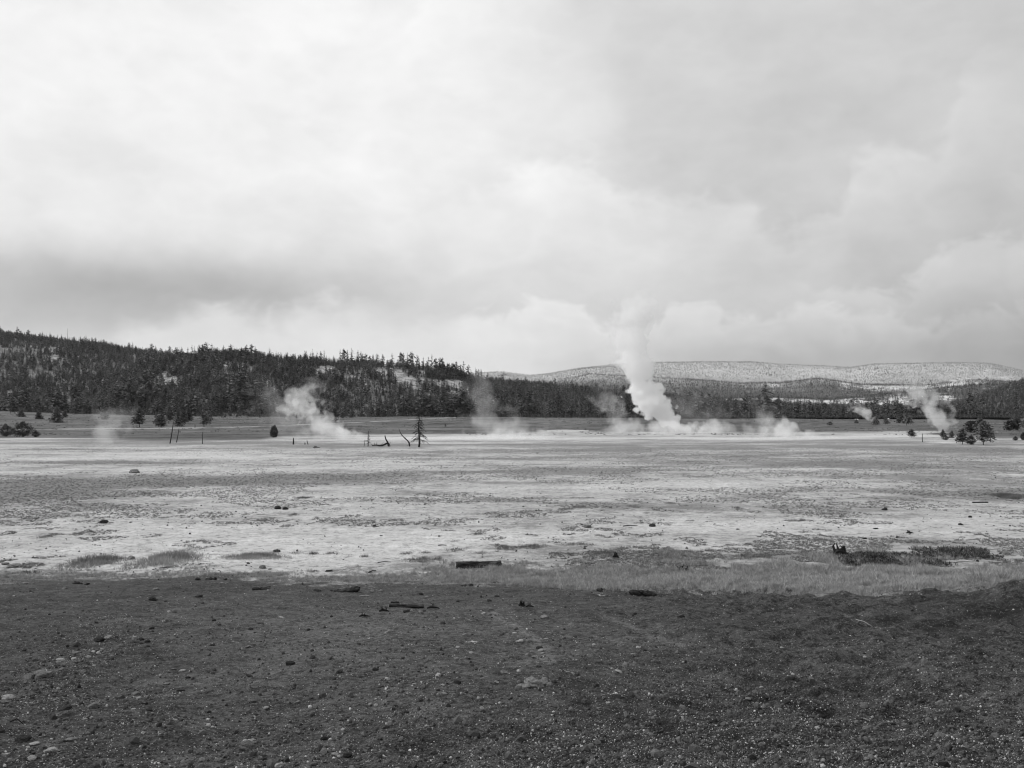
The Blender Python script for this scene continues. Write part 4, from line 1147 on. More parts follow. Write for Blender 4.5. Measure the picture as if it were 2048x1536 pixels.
for zx, zy, w, t in Dz: auto(1520 + zx * .2578, 1150 + zy * .2578, w * .2578, t)
# clods
for px, py, w in ((155, 1168, 18), (421, 1160, 20), (523, 1180, 24), (700, 1183, 40), (676, 1183, 16), (936, 1172, 22), (1203, 1182, 20), (1286, 1190, 38), (1290, 1163, 18)):
    auto(px, py, w, 'clod')
# stones that stand out
stone(84, 1354, 34, 'm', 'large flat-topped grey boulder with square edge at the left', 'boulder', flat=1)
stone(58, 1358, 22, 'm', 'low grey stone leaning against the left of the flat-topped boulder')
stone(199, 1282, 17, 'd', 'blackish round stone heading the stony drift on the left')
stone(16, 1398, 24, 'p', 'pale flat stone at the left edge of the picture')
stone(187, 1415, 23, 'm', 'rounded grey stone alone below the flat-topped boulder')
stone(130, 1420, 20, 'd', 'blackish low stone just left of the rounded grey stone')
stone(47, 1482, 24, 'd', 'dark rough stone at the lower left corner')
stone(70, 1490, 18, 'p', 'pale oval stone right of the dark rough corner stone')
stone(105, 1504, 25, 'p', 'pale-topped round stone near the lower left corner')
stone(498, 1499, 32, 'm', 'big pitted grey stone in the small pile at bottom left of centre', 'boulder', flat=0)
stone(495, 1490, 20, 'p', 'pale stone lying on the small pile at bottom left of centre')
stone(508, 1470, 20, 'm', 'upper pale stone of the small pile at bottom left of centre')
stone(1048, 1377, 26, 'm', 'left end rock of the low grey outcrop in the middle foreground', 'boulder')
stone(1070, 1373, 34, 'm', 'largest rock of the low grey outcrop in the middle foreground', 'boulder', flat=0)
stone(1089, 1370, 26, 'm', 'right end rock of the low grey outcrop in the middle foreground', 'boulder')
stone(892, 1432, 24, 'm', 'grey lumpy rock left below the low grey outcrop', 'boulder')
# stones and lumps on the pale flat
FLAT = [(556, 1018, 13, 'd', 'left one of two dark lumps side by side on the pale flat'), (571, 1019, 10, 'd', 'right one of two dark lumps side by side on the pale flat'), (208, 1046, 13, 'd', 'small dark lump on the pale flat at left'),
        (553, 1104, 14, 'd', 'dark pointed stone behind the third grass mound'), (263, 1118, 15, 'm', 'grey rounded stone between the two left grass mounds'), (10, 1129, 14, 'm', 'grey stone on the pale flat at the left edge'),
        (29, 1134, 24, 'm', 'flat dark-topped stone near the left edge of the flat'), (526, 1137, 13, 'm', 'grey stone at the front of the third grass mound'), (540, 1139, 7, 'm', 'small stone right of the grey stone before the third grass mound'),
        (658, 1143, 12, 'd', 'dark clump-like stone at the edge of the fringe grass'), (750, 1053, 6, 'd', 'tiny black stone alone on the pale flat left of centre'), (879, 1073, 6, 'd', 'tiny black stone on the flat above the cut log'),
        (1174, 1055, 15, 'm', 'grey lump on the pale flat right of centre'), (1305, 1053, 11, 'd', 'dark lump on the pale flat right of the grey lump'), (1768, 1020, 12, 'd', 'dark mound-like lump on the mottled flat at right'),
        (1729, 1078, 9, 'd', 'dark stone above the juniper scrub'), (1751, 1058, 8, 'd', 'dark small stone on the pale streak at right'), (1476, 1059, 6, 'd', 'tiny dark stone on the pale patch right of centre'),
        (1922, 1050, 9, 'd', 'dark stone on the pale streak near the right edge'), (1940, 1035, 7, 'd', 'small dark stone above the right pale streak'), (268, 946, 16, 'm', 'low grey lump on the far edge of the dark grass patch'),
        (112, 1111, 5, 'd', 'tiny dark pebble on the bare pale ground at left'), (762, 1072, 6, 'm', 'tiny grey stone on the flat left of the cut log')]
for px, py, w, t, lb in FLAT: stone(px, py, w, t, lb)

# ------------------------------------------------------------------ logs and driftwood
def log_thing(x0, y0, x1, y1, thick, label, name='log', mat='log', seg=18, rough=.06, seed=0):
    a = Vector(hit(x0, y0)); b = Vector(hit(x1, y1))
    if abs(a.y - b.y) > 1.5: b = Vector(((x1 - 1024) / F * a.y, a.y, a.z))
    k = mpp((a.y + b.y) / 2); rad = thick * k * .5
    L = (b - a).length
    rr = np.random.default_rng(seed)
    n = 24
    vs = []
    for i in range(n):
        f = i / (n - 1)
        for j in range(seg):
            th = 2 * math.pi * j / seg
            q = rad * (1 + .10 * math.sin(f * 5 + seed)) * (1 + rr.normal(0, rough)) * (1 + .06 * math.sin(th * 3 + f * 4))
            vs.append(((f - .5) * L + (rr.normal(0, .01) * L * .3 if i in (0, n - 1) else 0), math.cos(th) * q + .1 * rad * math.sin(f * 3), math.sin(th) * q))
    qs = [(i * seg + j, i * seg + (j + 1) % seg, (i + 1) * seg + (j + 1) % seg, (i + 1) * seg + j) for i in range(n - 1) for j in range(seg)]
    root = empty(name, (a + b) / 2 + Vector((0, 0, rad * .75)))
    d = b - a
    root.rotation_euler = (0, -math.atan2(d.z, math.hypot(d.x, d.y)), math.atan2(d.y, d.x))
    tag(root, label, 'log')
    link('bark', mesh_np('bark', vs, np.array(qs)[:, ::-1], [M[mat]], smooth=True), root)
    for e, i in ((-1, 0), (1, n - 1)):
        ring = vs[i * seg:(i + 1) * seg]
        mb = MB()
        mb.add(ring + [(e * L / 2 + e * .01, 0, 0)], None, [(seg, (j + 1) % seg, j) if e > 0 else (seg, j, (j + 1) % seg) for j in range(seg)])
        link('cut_end', mb.mesh('cut_end', [M['greywood'] if mat == 'log' else M[mat]]), root)
log_thing(911, 1137, 1002, 1134, 15, 'thick cut log lying on the pale flat at the edge of the grass', seed=1)
log_thing(778, 1214, 848, 1216, 7, 'thin dark rotten log on the gravel left of centre', seed=2, rough=.16)
log_thing(780, 1206, 797, 1206, 3.5, 'short piece of bark lying just behind the thin rotten log', 'bark_piece', seed=3, rough=.2)
log_thing(1944, 1006, 1976, 1006, 3, 'small dark log on the mottled flat near the right edge', seed=4)

def stick(x0, y0, x1, y1, thick, label, mat='greywood', lift=0.0):
    a = Vector(hit(x0, y0)); b = Vector(hit(x1, y1))
    k = mpp(a.y)
    mb = MB()
    mid = (a + b) / 2 + Vector((0, 0, .03 + lift * k))
    rad = thick * .5 * k
    mb.tube([Vector((0, 0, rad * .8)), mid - a + Vector((0, rad, rad * .5)), b - a + Vector((0, 0, rad * .8))], [rad, rad * .9, rad * .5], 6, wob=.3)
    tag(link('stick', mb.mesh('stick', [M[mat]], smooth=True), None, a), label, 'stick')
stick(960, 1360, 986, 1360, 2.2, 'short straight pale stick on the gravel below centre')
stick(20, 1445, 46, 1449, 3.5, 'dark slanting stick in the lower left gravel', 'deadwood', 1)
stick(718, 1193, 744, 1194, 1.6, 'thin pale stick before the big dark clod')
stick(1238, 1228, 1256, 1234, 2.4, 'forked dark twig on the gravel right of centre', 'deadwood', 1)
stick(876, 1092, 893, 1092, 3.5, 'short grey stick on the pale flat behind the cut log')
stick(755, 1126, 782, 1125, 2.0, 'thin dark stick on the pale flat left of the cut log', 'deadwood')
stick(737, 1146, 752, 1142, 2.6, 'stubby dark stick in the fringe grass left of the cut log', 'deadwood')
stick(1246, 1053, 1275, 1052, 2.0, 'long thin stick on the pale flat right of centre', 'deadwood')
stick(1886, 1128, 1915, 1126, 2.4, 'left bleached stick lying in front of the juniper scrub')
stick(1908, 1126, 1936, 1124, 2.0, 'right bleached stick lying in front of the juniper scrub')
stick(980, 1166, 1008, 1167, 1.6, 'thin dark twig at the grass edge below the cut log', 'deadwood')
stick(1712, 1240, 1745, 1254, 1.8, 'thin twig in the shallow rill at right', 'greywood')

def driftwood(px, py, w, h, label, seed, name='driftwood', prongs=4):
    x, y, z = hit(px, py)
    k = mpp(y); w *= k; h *= k
    r = np.random.default_rng(seed)
    mb = MB()
    mb.tube([(-w * .5, 0, h * .12), (-w * .2, .02, h * .35), (w * .1, 0, h * .3), (w * .5, .03, h * .1)], [h * .10, h * .24, h * .20, h * .07], 10, wob=.35)
    for i in range(prongs):
        f = r.uniform(-.3, .25)
        mb.tube([(w * f, 0, h * .25), (w * f - r.uniform(-.1, .15) * w, r.normal(0, .04), h * r.uniform(.55, .8)), (w * f - r.uniform(-.12, .25) * w, r.normal(0, .08), h * r.uniform(.75, 1.05))], [h * .15, h * .09, h * .02], 8, wob=.35)
    tag(link(name, mb.mesh(name, [M['deadwood']], smooth=False), None, (x, y, z)), label, 'driftwood')
driftwood(1366, 1143, 34, 15, 'dark ragged driftwood root in the fringe grass right of centre', 31)
driftwood(1044, 1213, 13, 13, 'upright dark wedge of wood on the gravel at centre', 32, 'wood_chunk', 6)
driftwood(1060, 1215, 15, 10, 'low dark curled piece of wood right of the upright wedge', 33, 'wood_chunk', 2)
driftwood(1682, 1113, 34, 27, 'dark jagged stump at the left end of the juniper scrub', 34, 'stump', 5)
driftwood(1232, 1116, 12, 13, 'small dark stub in the low scrub right of the cut log', 35, 'stump', 3)
driftwood(768, 1224, 20, 12, 'dark splintered wood beside the thin rotten log', 36, 'wood_chunk', 3)
driftwood(729, 1234, 23, 9, 'dark low wood lump left below the thin rotten log', 37, 'wood_chunk', 2)
driftwood(866, 1218, 25, 11, 'dark rounded wood lump right of the thin rotten log', 38, 'wood_chunk', 2)
driftwood(1820, 1067, 16, 7, 'dark forked driftwood on the pale streak above the juniper', 39)
driftwood(633, 896, 14, 5, 'dark low driftwood on the grey flat right of the forked stub', 40)

# ------------------------------------------------------------------ grass
def tuft_mesh(seed, n, spread, mat, lean=.35, wid=.035):
    r = np.random.default_rng(seed)
    vs, qs, ts = [], [], []
    for i in range(n):
        a = r.uniform(0, 6.28); rr = spread * math.sqrt(r.uniform(0, 1))
        b = np.array([math.cos(a) * rr, math.sin(a) * rr, -.04])
        h = r.uniform(.5, 1.05); l = r.normal(0, lean, 2) * h
        t = r.uniform(0, 6.28); w = np.array([math.cos(t), math.sin(t), 0]) * wid * r.uniform(.6, 1.4)
        m = b + np.array([l[0] * .35, l[1] * .35, h * .6]); e = b + np.array([l[0], l[1], h])
        k = len(vs)
        vs += [b - w, b + w, m + w * .7, m - w * .7, e]
        qs.append((k, k + 1, k + 2, k + 3)); ts.append((k + 3, k + 2, k + 4))
    return mesh_np('tuft', vs, [np.array(qs), np.array(ts)], [M[mat]])
PALE_T = [tuft_mesh(800 + i, 26, .5, 'grass', .40, .022) for i in range(4)]
DARK_T = [tuft_mesh(820 + i, 22, .7, 'grass_dark', .5, .05) for i in range(3)]
TALL_T = [tuft_mesh(840 + i, 30, .22, 'grass', .38, .015) for i in range(2)]

def fringe_grass():
    r = np.random.default_rng(23)
    n = 140000
    px = r.uniform(-150, 2250, n); y = r.uniform(20.5, 36, n); x = (px - 1024) / F * y
    D = np.interp(px, [a for a, _ in EDGE], [b for _, b in EDGE])
    gw = np.interp(px, [-900, 0, 250, 420, 600, 800, 1000, 1200, 1500, 1800, 2048, 2900], [1.4, 1.8, 1.6, 1.2, 1.4, 2.4, 3.8, 6.0, 7.2, 8.0, 9.0, 9.0])
    wig = 2.4 * fbm(x / 2.6, y / 2.6, 31, 4) + 1.3 * fbm(x / 0.6, y / 0.6, 32, 3)
    s = y - D + wig + 0.9 * r.normal(0, .5, n)
    patch = 1.7 * fbm(x / 1.1, y / 1.1, 35, 3)
    dens = np.interp(px, [0, 600, 900, 1150, 1400, 2048], [.55, .55, .70, .85, .95, .9])
    k = (s > -.15) & (s < gw * (1 + patch)) & (r.uniform(0, 1, n) < dens * (1 + 1.2 * patch) * np.clip(1.25 - .8 * s / gw, .15, 1))
    x, y, s, px = x[k], y[k], s[k], px[k]
    z = ground(x, y)
    n = len(x)
    hh = np.interp(px, [0, 600, 1000, 1300, 1700, 2048], [.08, .08, .11, .14, .16, .16]) * r.uniform(.6, 1.35, n) * np.clip(.55 + s * .7, .5, 1.1) * np.clip(1 + 1.4 * fbm(x / .9, y / .9, 38, 3), .5, 1.5)
    ww = hh * r.uniform(.8, 1.2, n)
    scatter('fringe_grass', np.stack([x, y, z], -1), upright(n, r, .12), np.stack([ww, ww, hh], -1), r.integers(0, 4, n), PALE_T, 'band of pale short grass between the dark gravel and the white flat')

def flat_tufts():
    r = np.random.default_rng(24)
    n = 190000
    px = r.uniform(-100, 2150, n); py = 835 + 9250 / (1 / r.uniform(1 / 150., 1 / 29., n) ** 1)
    y = 9250 / (py - 835); x = (px - 1024) / F * y
    b = cover_bias(px, py)
    D = np.interp(px, [a for a, _ in EDGE], [c for _, c in EDGE])
    nz = fbm(x / 4.0, y / 4.0, 36, 4) + .5 * fbm(x / .8, y / .8, 37, 2)
    k = (nz + .55 * b > .07) & (y > D + 1.5) & (r.uniform(0, 1, n) < .75)
    x, y = x[k], y[k]
    z = ground(x, y); n = len(x)
    h = r.uniform(.018, .055, n) * (1 + .004 * y)
    w = h * r.uniform(1.0, 2.2, n)
    scatter('flat_grass', np.stack([x, y, z], -1), upright(n, r, .15), np.stack([w, w, h], -1), r.integers(0, 3, n), DARK_T, 'low dark grass sprinkled over the pale flat')

def tuft_patch(px, py, wpx, dpx, h, label, name='grass_clump', group=None, dark=True, n=None, seed=0):
    """one clump of grass as a thing: a joined mesh of tufts over an ellipse"""
    x0, y0, z0 = hit(px, py)
    k = mpp(y0)
    rx = wpx * .5 * k
    ry = max(.5 * (9250 / max(py - dpx / 2 - 835, 20) - 9250 / (py + dpx / 2 - 835)), .12)
    r = np.random.default_rng(seed + int(px * 3 + py))
    n = n or int(np.clip(rx * ry * 420, 24, 1000))
    mb = MB()
    for i in range(n):
        a = r.uniform(0, 6.28); q = math.sqrt(r.uniform(0, 1)) * (1 + .35 * math.sin(a * 3 + seed) + r.normal(0, .08 if dark and 'mound' not in name else .22))
        x, y = x0 + math.cos(a) * rx * q, y0 + math.sin(a) * ry * q
        z = float(ground(np.array(x), np.array(y)))
        s = h * r.uniform(.5, 1.2) * (1.15 - .45 * min(q, 1.3))
        for j in range(7):
            t = r.uniform(0, 6.28); b = np.array([x - x0 + r.normal(0, .05), y - y0 + r.normal(0, .05), z - z0 - .02])
            l = r.normal(0, .33, 2) * s; w = np.array([math.cos(t), math.sin(t), 0]) * s * (.055 if dark else .035)
            e = b + np.array([l[0], l[1], s * r.uniform(.6, 1.1)])
            mb.add([b - w, b + w, e], None, [(0, 1, 2)])
    o = link(name, mb.mesh(name, [M['grass_mid' if 'mound' in name else ('grass_dark' if dark else 'grass')]]), None, (x0, y0, z0))
    tag(o, label, 'grass clump', group)

def meadow_scrub():
    r = np.random.default_rng(27)
    n = 16000
    px = r.uniform(-150, 2200, n); y = np.sqrt(r.uniform(262. ** 2, 700. ** 2, n)); x = (px - 1024) / F * y
    k = (fbm(x / 30, y / 30, 50, 4) + r.uniform(-.2, .2, n) > .02)
    x, y = x[k], y[k]; z = ground(x, y); n = len(x)
    h = r.uniform(.12, .38, n) * (1 + 1.0 * (r.uniform(0, 1, n) < .05)); w = h * r.uniform(1.2, 2.6, n)
    scatter('meadow_scrub', np.stack([x, y, z], -1), upright(n, r, .1), np.stack([w, w, h], -1), r.integers(0, 3, n), DARK_T, 'low dark sage and bunch grass dotting the grey meadow')
fringe_grass()
flat_tufts()
meadow_scrub()
tuft_patch(192, 1125, 110, 26, .20, 'left of the three grass mounds on the pale flat', 'grass_mound', n=620, seed=1)
tuft_patch(335, 1120, 105, 36, .24, 'tallest grass mound, middle of the three on the pale flat', 'grass_mound', n=620, seed=2)
tuft_patch(510, 1114, 120, 16, .17, 'right of the three grass mounds on the pale flat', 'grass_mound', n=620, seed=3)
TUFTS = [(851, 1121, 100, 14, 'broad low tuft patch left of the cut log'), (912, 1101, 38, 7, 'small tuft patch behind the left end of the cut log'), (965, 1106, 30, 5, 'small tuft patch behind the middle of the cut log'),
         (1010, 1098, 48, 9, 'left of two joined tuft patches behind the right end of the cut log'), (1066, 1093, 60, 8, 'right of two joined tuft patches behind the right end of the cut log'), (1158, 1089, 65, 5, 'long low tuft patch right of the joined tuft patches'),
         (953, 1069, 30, 4, 'thin tuft strip on the bare pale ground above the cut log'), (813, 1108, 27, 5, 'tiny tuft patch above the left of the broad patch'), (851, 1106, 28, 4, 'tiny tuft patch above the broad patch left of the log'),
         (1244, 1097, 40, 6, 'tuft patch above the scrub right of the cut log'), (1213, 1108, 85, 12, 'wide tuft patch around the small dark stub'), (1128, 1019, 28, 4, 'left tuft of the row on the flat right of centre'),
         (1158, 1015, 40, 5, 'middle tuft of the row on the flat right of centre'), (1264, 1013, 27, 4, 'right tuft of the row on the flat right of centre'), (1343, 1007, 24, 4, 'small dark tuft beyond the row right of centre'),
         (607, 996, 38, 5, 'dark tuft in the grey patch left of centre'), (588, 1030, 22, 5, 'dark tuft below the two lumps side by side'), (525, 1042, 24, 5, 'dark tuft left below the two lumps side by side'),
         (94, 1074, 34, 7, 'spiky tuft on the pale flat at the far left'), (157, 1069, 20, 6, 'spiky small tuft right of the far left one'), (593, 1106, 20, 5, 'left of three tufts in a row right of the third grass mound'),
         (625, 1108, 27, 6, 'middle of three tufts in a row right of the third grass mound'), (661, 1108, 26, 5, 'right of three tufts in a row right of the third grass mound'), (2017, 993, 64, 8, 'dense dark grass bed at the right edge of the flat'),
         (1597, 1042, 75, 4, 'long dark grass strip on the pale band at right'), (1420, 1102, 18, 4, 'small dark tuft at the left of the right-hand scrub'), (1384, 1105, 32, 6, 'grey tuft patch left of the right-hand scrub'),
         (1640, 1081, 60, 6, 'tuft patch above the jagged stump'), (1478, 1017, 20, 5, 'dark tuft on the speckled flat at right'), (731, 1114, 22, 4, 'faint tuft on the pale flat left of centre'), (1330, 1120, 120, 12, 'broad scrubby tuft patch before the ragged driftwood root'),
         (55, 1146, 60, 6, 'dark tuft at the edge of the gravel at the far left'), (1500, 1115, 130, 12, 'broad scrubby tuft patch left of the jagged stump')]
for i, (px, py, w, d, lb) in enumerate(TUFTS):
    tuft_patch(px, py, w, d, .13 if i not in (23,) else .24, lb, seed=10 + i)

def tall_tufts():
    for i, (px, py, s) in enumerate(((1452, 1182, .34), (1492, 1178, .32), (1566, 1186, .30), (1790, 1160, .24), (826, 1190, .10))):
        x, y, z = hit(px, py)
        o = link('tall_grass_tuft', TALL_T[i % 2], None, (x, y, z), (0, 0, i * 1.3), (s * .9, s * .9, s))
        tag(o, ('left tall spiky tuft at the front of the grass band', 'second tall spiky tuft at the front of the grass band', 'right tall spiky tuft at the front of the grass band', 'tall tuft standing in the grass band before the juniper scrub',
                'tiny lone sprout of grass on the dark gravel')[i], 'grass clump')
tall_tufts()

def juniper(px, py, wpx, dpx, h, label, seed):
    x0, y0, z0 = hit(px, py)
    k = mpp(y0); rx = wpx * .5 * k; ry = .5 * (9250 / (py - dpx / 2 - 835) - 9250 / (py + dpx / 2 - 835))
    r = np.random.default_rng(seed)
    root = empty('juniper_shrub', (x0, y0, z0)); tag(root, label, 'shrub')
    fol, stm = MB(), MB()
    for i in range(int(rx * ry * 300)):
        a = r.uniform(0, 6.28); q = math.sqrt(r.uniform(0, 1)) * (1 + .22 * math.sin(a * 4 + seed) + r.normal(0, .06))
        x, y = math.cos(a) * rx * q, math.sin(a) * ry * q
        z = float(ground(np.array(x + x0), np.array(y + y0))) - z0
        hh = h * (.55 + .9 * max(fbm(np.array((x + x0) / .5), np.array((y + y0) / .5), 44, 3) + .35, 0)) * (1.1 - .5 * min(q, 1.2))
        for j in range(5):
            b = np.array([x, y, z + hh * r.uniform(.1, .7)]); d = np.array([r.normal(0, 1), r.normal(0, 1), r.uniform(.2, 1.3)]); d = d / np.linalg.norm(d) * .11
            v, qd = leaf_quads(b, b + d, .035, .1, 2, r)
            fol.add(v, qd)
        if i % 14 == 0:
            stm.tube([(x, y, z - .02), (x + r.normal(0, .1), y + r.normal(0, .1), z + hh * .5), (x + r.normal(0, .2), y + r.normal(0, .2), z + hh)], [.012, .009, .003], 4)
    link('foliage', fol.mesh('foliage', [M['juniper']]), root)
    link('stem', stm.mesh('stem', [M['bark']]), root)
juniper(1770, 1121, 225, 27, .24, 'dark sprawling juniper scrub, the wider left mass, right of the jagged stump', 61)
juniper(1912, 1109, 150, 20, .26, 'dark juniper scrub, the right mass nearer the picture edge', 62)

# ------------------------------------------------------------------ gravel chips
def chip_mesh(seed, mat):
    r = np.random.default_rng(seed)
    bm_ = bmesh.new(); bmesh.ops.create_icosphere(bm_, subdivisions=1, radius=.5)
    for v in bm_.verts: v.co = Vector([c * r.uniform(.7, 1.2) for c in v.co]); v.co.z *= .6
    me = bpy.data.meshes.new('chip'); bm_.to_mesh(me); bm_.free()
    me.materials.append(M[mat])
    return me
CH = [chip_mesh(900 + i, 'chip') for i in range(3)] + [chip_mesh(910 + i, 'chip_dark') for i in range(3)]
def chips():
    r = np.random.default_rng(25)
    n = 165000
    px = r.uniform(-120, 2170, n); py = r.uniform(1150, 1600, n)
    # sample on the slope analytically: z = 3.3 - .118 y
    y = (EYE - 3.3) / ((py - HZ) / F - .118)
    y = np.where((y > 0) & (y < 30), y, 28.0)
    x = (px - 1024) / F * y
    D = np.interp(px, [a for a, _ in EDGE], [c for _, c in EDGE])
    zone_r = sstep(-120, 260, (px - 1100) + (py - 1400) * 2.0)
    dens = .30 + .45 * zone_r * np.clip((py - 1250) / 150, 0, 1) + .5 * fbm(x / 1.3, y / 1.3, 47, 3)
    stream = np.exp(-(((px - (300 - (py - 1150) * .9)) / 70) ** 2)) * (py > 1230) * (py < 1420)
    k = (y < D - .3) & (r.uniform(0, 1, n) < dens + stream * .8)
    x, y, px = x[k], y[k], px[k]
    z = ground(x, y); n = len(x)
    s = .006 * np.exp(r.normal(0, .55, n)) * (1 + .02 * y)
    s = np.clip(s, .003, .05)
    idx = np.where(r.uniform(0, 1, n) < .62, r.integers(0, 3, n), r.integers(3, 6, n))
    s = np.where(idx > 2, s * 2.6, s)
    scatter('gravel', np.stack([x, y, z + s * .1], -1), r.uniform(0, 6.28, (n, 3)), np.stack([s, s, s], -1), idx, CH, 'fine pale and dark gravel chips strewn over the dark slope')
chips()
def flat_pebbles():
    r = np.random.default_rng(26)
    n = 9000
    px = r.uniform(-80, 2130, n); y = 1.0 / r.uniform(1 / 110., 1 / 27., n); x = (px - 1024) / F * y
    D = np.interp(px, [a for a, _ in EDGE], [c for _, c in EDGE])
    k = (y > D + .4) & (fbm(x / 5, y / 5, 49, 3) + r.uniform(-.25, .25, n) > 0)
    x, y = x[k], y[k]; z = ground(x, y); n = len(x)
    s = np.clip(.035 * np.exp(r.normal(0, .6, n)), .012, .14)
    scatter('pebbles', np.stack([x, y, z], -1), r.uniform(0, 6.28, (n, 3)), np.stack([s * 1.3, s, s], -1), r.integers(0, 3, n), [chip_mesh(930 + i, 'chip_dark') for i in range(3)], 'small dark pebbles and crumbs strewn over the pale flat')
flat_pebbles()

# ------------------------------------------------------------------ steam
def plume(px, base, path, dens, label, seed, freq=.22, edge=1.6, gain=1.7, depth=1.0, axis='z', warp=1.0, sharp=.6, billow=.12):
    """path: (frame x, frame y, half width in frame px, relative density) from the vent on"""
    x0, y0, z0 = hit(px, base)
    k = mpp(y0)
    if axis == 'z':
        T = [(base - p[1]) * k for p in path]; Cc = [(p[0] - px) * k for p in path]
    else:
        T = [(p[0] - px) * k for p in path]; Cc = [(base - p[1]) * k for p in path]
    Rr = [p[2] * k for p in path]; Kd = [p[3] for p in path]
    order = np.argsort(T)
    T, Cc, Rr, Kd = [np.array(a)[order] for a in (T, Cc, Rr, Kd)]
    t0, t1 = T[0], T[-1]
    sp = t1 - t0
    # hull
    seg, nr = 14, 18
    tt = np.linspace(t0 - .6 * Rr[0], t1 + .6 * Rr[-1], nr)
    cc = np.interp(tt, T, Cc); rr = np.interp(tt, T, Rr) * 1.75 + .4
    vs, qs = [], []
    for i in range(nr):
        for j in range(seg):
            a = 2 * math.pi * j / seg
            u, w = math.cos(a) * rr[i], math.sin(a) * rr[i] * depth
            vs.append((cc[i] + u, w, tt[i]) if axis == 'z' else (tt[i], w, max(cc[i] + u, -.3)))
    for i in range(nr - 1):
        for j in range(seg):
            qs.append((i * seg + j, i * seg + (j + 1) % seg, (i + 1) * seg + (j + 1) % seg, (i + 1) * seg + j))
    if axis == 'x':
        qs = [q[::-1] for q in qs]
    n = len(vs)
    vs += [tuple(np.mean(vs[:seg], 0)), tuple(np.mean(vs[n - seg:n], 0))]
    ts = [(n, (j + 1) % seg, j) for j in range(seg)] + [(n + 1, (nr - 1) * seg + j, (nr - 1) * seg + (j + 1) % seg) for j in range(seg)]
    if axis == 'x':
        ts = [q[::-1] for q in ts]
    m = bpy.data.materials.new('steam'); m.use_nodes = True
    tr = m.node_tree; tr.nodes.clear()
    t = NT(tr)
    out = t.n('ShaderNodeOutputMaterial'); pv = t.n('ShaderNodeVolumePrincipled')
    tr.links.new(pv.outputs[0], out.inputs['Volume'])
    pv.inputs['Color'].default_value = (1, 1, 1, 1)
    pv.inputs['Anisotropy'].default_value = 0.35
    P = t.n('ShaderNodeTexCoord').outputs['Object']
    off = (seed * 3.7, seed * 1.9, seed * 5.3)
    Pn = t.vadd(P, off)
    wv = t.noise(Pn, freq * .55, 2, .5, out=1)
    rm = float(np.mean(Rr))
    Pw = t.vadd(P, t.vmul(t.vadd(wv, (-.5, -.5, -.5)), (warp * rm * 1.3,) * 3))
    s = t.n('ShaderNodeSeparateXYZ'); t.put(s.inputs[0], Pw)
    X, Y, Z = s.outputs[0], s.outputs[1], s.outputs[2]
    tv = Z if axis == 'z' else X
    cross = X if axis == 'z' else Z
    f = t.m('DIVIDE', t.sub(tv, float(t0)), float(sp), clamp=True)
    nt_ = (T - t0) / sp
    c = t.curve(f, list(zip(nt_, Cc))); rad = t.curve(f, list(zip(nt_, Rr))); kk = t.curve(f, list(zip(nt_, Kd)))
    u = t.m('DIVIDE', t.sub(cross, c), rad); w = t.m('DIVIDE', t.mul(Y, 1.0 / depth), rad)
    # past the ends
    over = t.add(t.m('MAXIMUM', t.sub(float(t0), tv), 0.0), t.m('MAXIMUM', t.sub(tv, float(t1)), 0.0))
    ov = t.m('DIVIDE', t.mul(over, 1.8), rad)
    d = t.m('SQRT', t.add(t.add(t.mul(u, u), t.mul(w, w)), t.mul(ov, ov)))
    nz = t.noise(Pn, freq, 4, .60)
    bl = t.voro(t.vadd(Pn, t.vmul(wv, (1.2 / freq,) * 3)), freq * 1.15)
    nz = t.add(t.sub(nz, .5), t.mul(t.sub(.45, bl.outputs['Distance']), billow))
    q = t.add(t.mul(t.sub(1.0, d), edge * .5), t.mul(nz, gain * 1.35))
    den = t.mul(t.mul(t.ramp(q, -.1, sharp), kk), float(dens))
    s2 = t.n('ShaderNodeSeparateXYZ'); t.put(s2.inputs[0], P)
    t.put(pv.inputs['Density'], den)
    m.cycles.volume_step_rate = 0.45
    o = link('steam_plume', mesh_np('steam_plume', vs, [np.array(qs), np.array(ts)], [m], smooth=True), None, (x0, y0, z0))
    tag(o, label, 'steam')

plume(1365, 866, [(1370, 868, 8, 1.4), (1354, 858, 15, 1.4), (1334, 844, 22, 1.3), (1314, 826, 30, 1.1), (1298, 804, 34, 1.0), (1292, 782, 29, .9), (1282, 756, 28, .75), (1272, 730, 31, .55), (1263, 702, 31, .36), (1260, 670, 31, .26),
                  (1264, 640, 38, .24), (1270, 612, 38, .17), (1276, 592, 24, .05)], .80, 'tallest thick white steam column rising right of centre', 1, freq=.25, edge=2.3, gain=2.1, sharp=.22, billow=.48)
plume(1300, 868, [(1195, 862, 6, .1), (1240, 858, 15, .5), (1300, 856, 17, .7), (1370, 860, 15, 1.2), (1420, 858, 16, .9), (1480, 868, 7, .2)], 0.3, 'low drifting steam around the foot of the tallest column', 2, axis='x', freq=.25, gain=2.2, depth=1.4, sharp=.5, billow=.3)
plume(1410, 865, [(1410, 864, 44, .9), (1400, 835, 52, .7), (1378, 800, 56, .5), (1365, 778, 38, .1)], .030, 'thin veil of steam right of the tallest column', 3, freq=.16, gain=2.6, billow=.3)
plume(1240, 866, [(1243, 866, 8, 1.3), (1234, 850, 16, .9), (1228, 830, 22, .6), (1216, 800, 30, .4), (1212, 780, 24, .1)], .11, 'small faint steam wisp just left of the tallest column', 4, freq=.30, gain=2.4, billow=.3, sharp=.5)
plume(690, 880, [(740, 881, 5, 1.3), (708, 873, 14, 1.2), (675, 866, 20, 1.0), (640, 860, 20, .6), (600, 862, 14, .2)], 0.28, 'bright low steam spreading from the vent left of the dead trees', 5, axis='x', freq=.36, gain=1.9, billow=.35, sharp=.45)
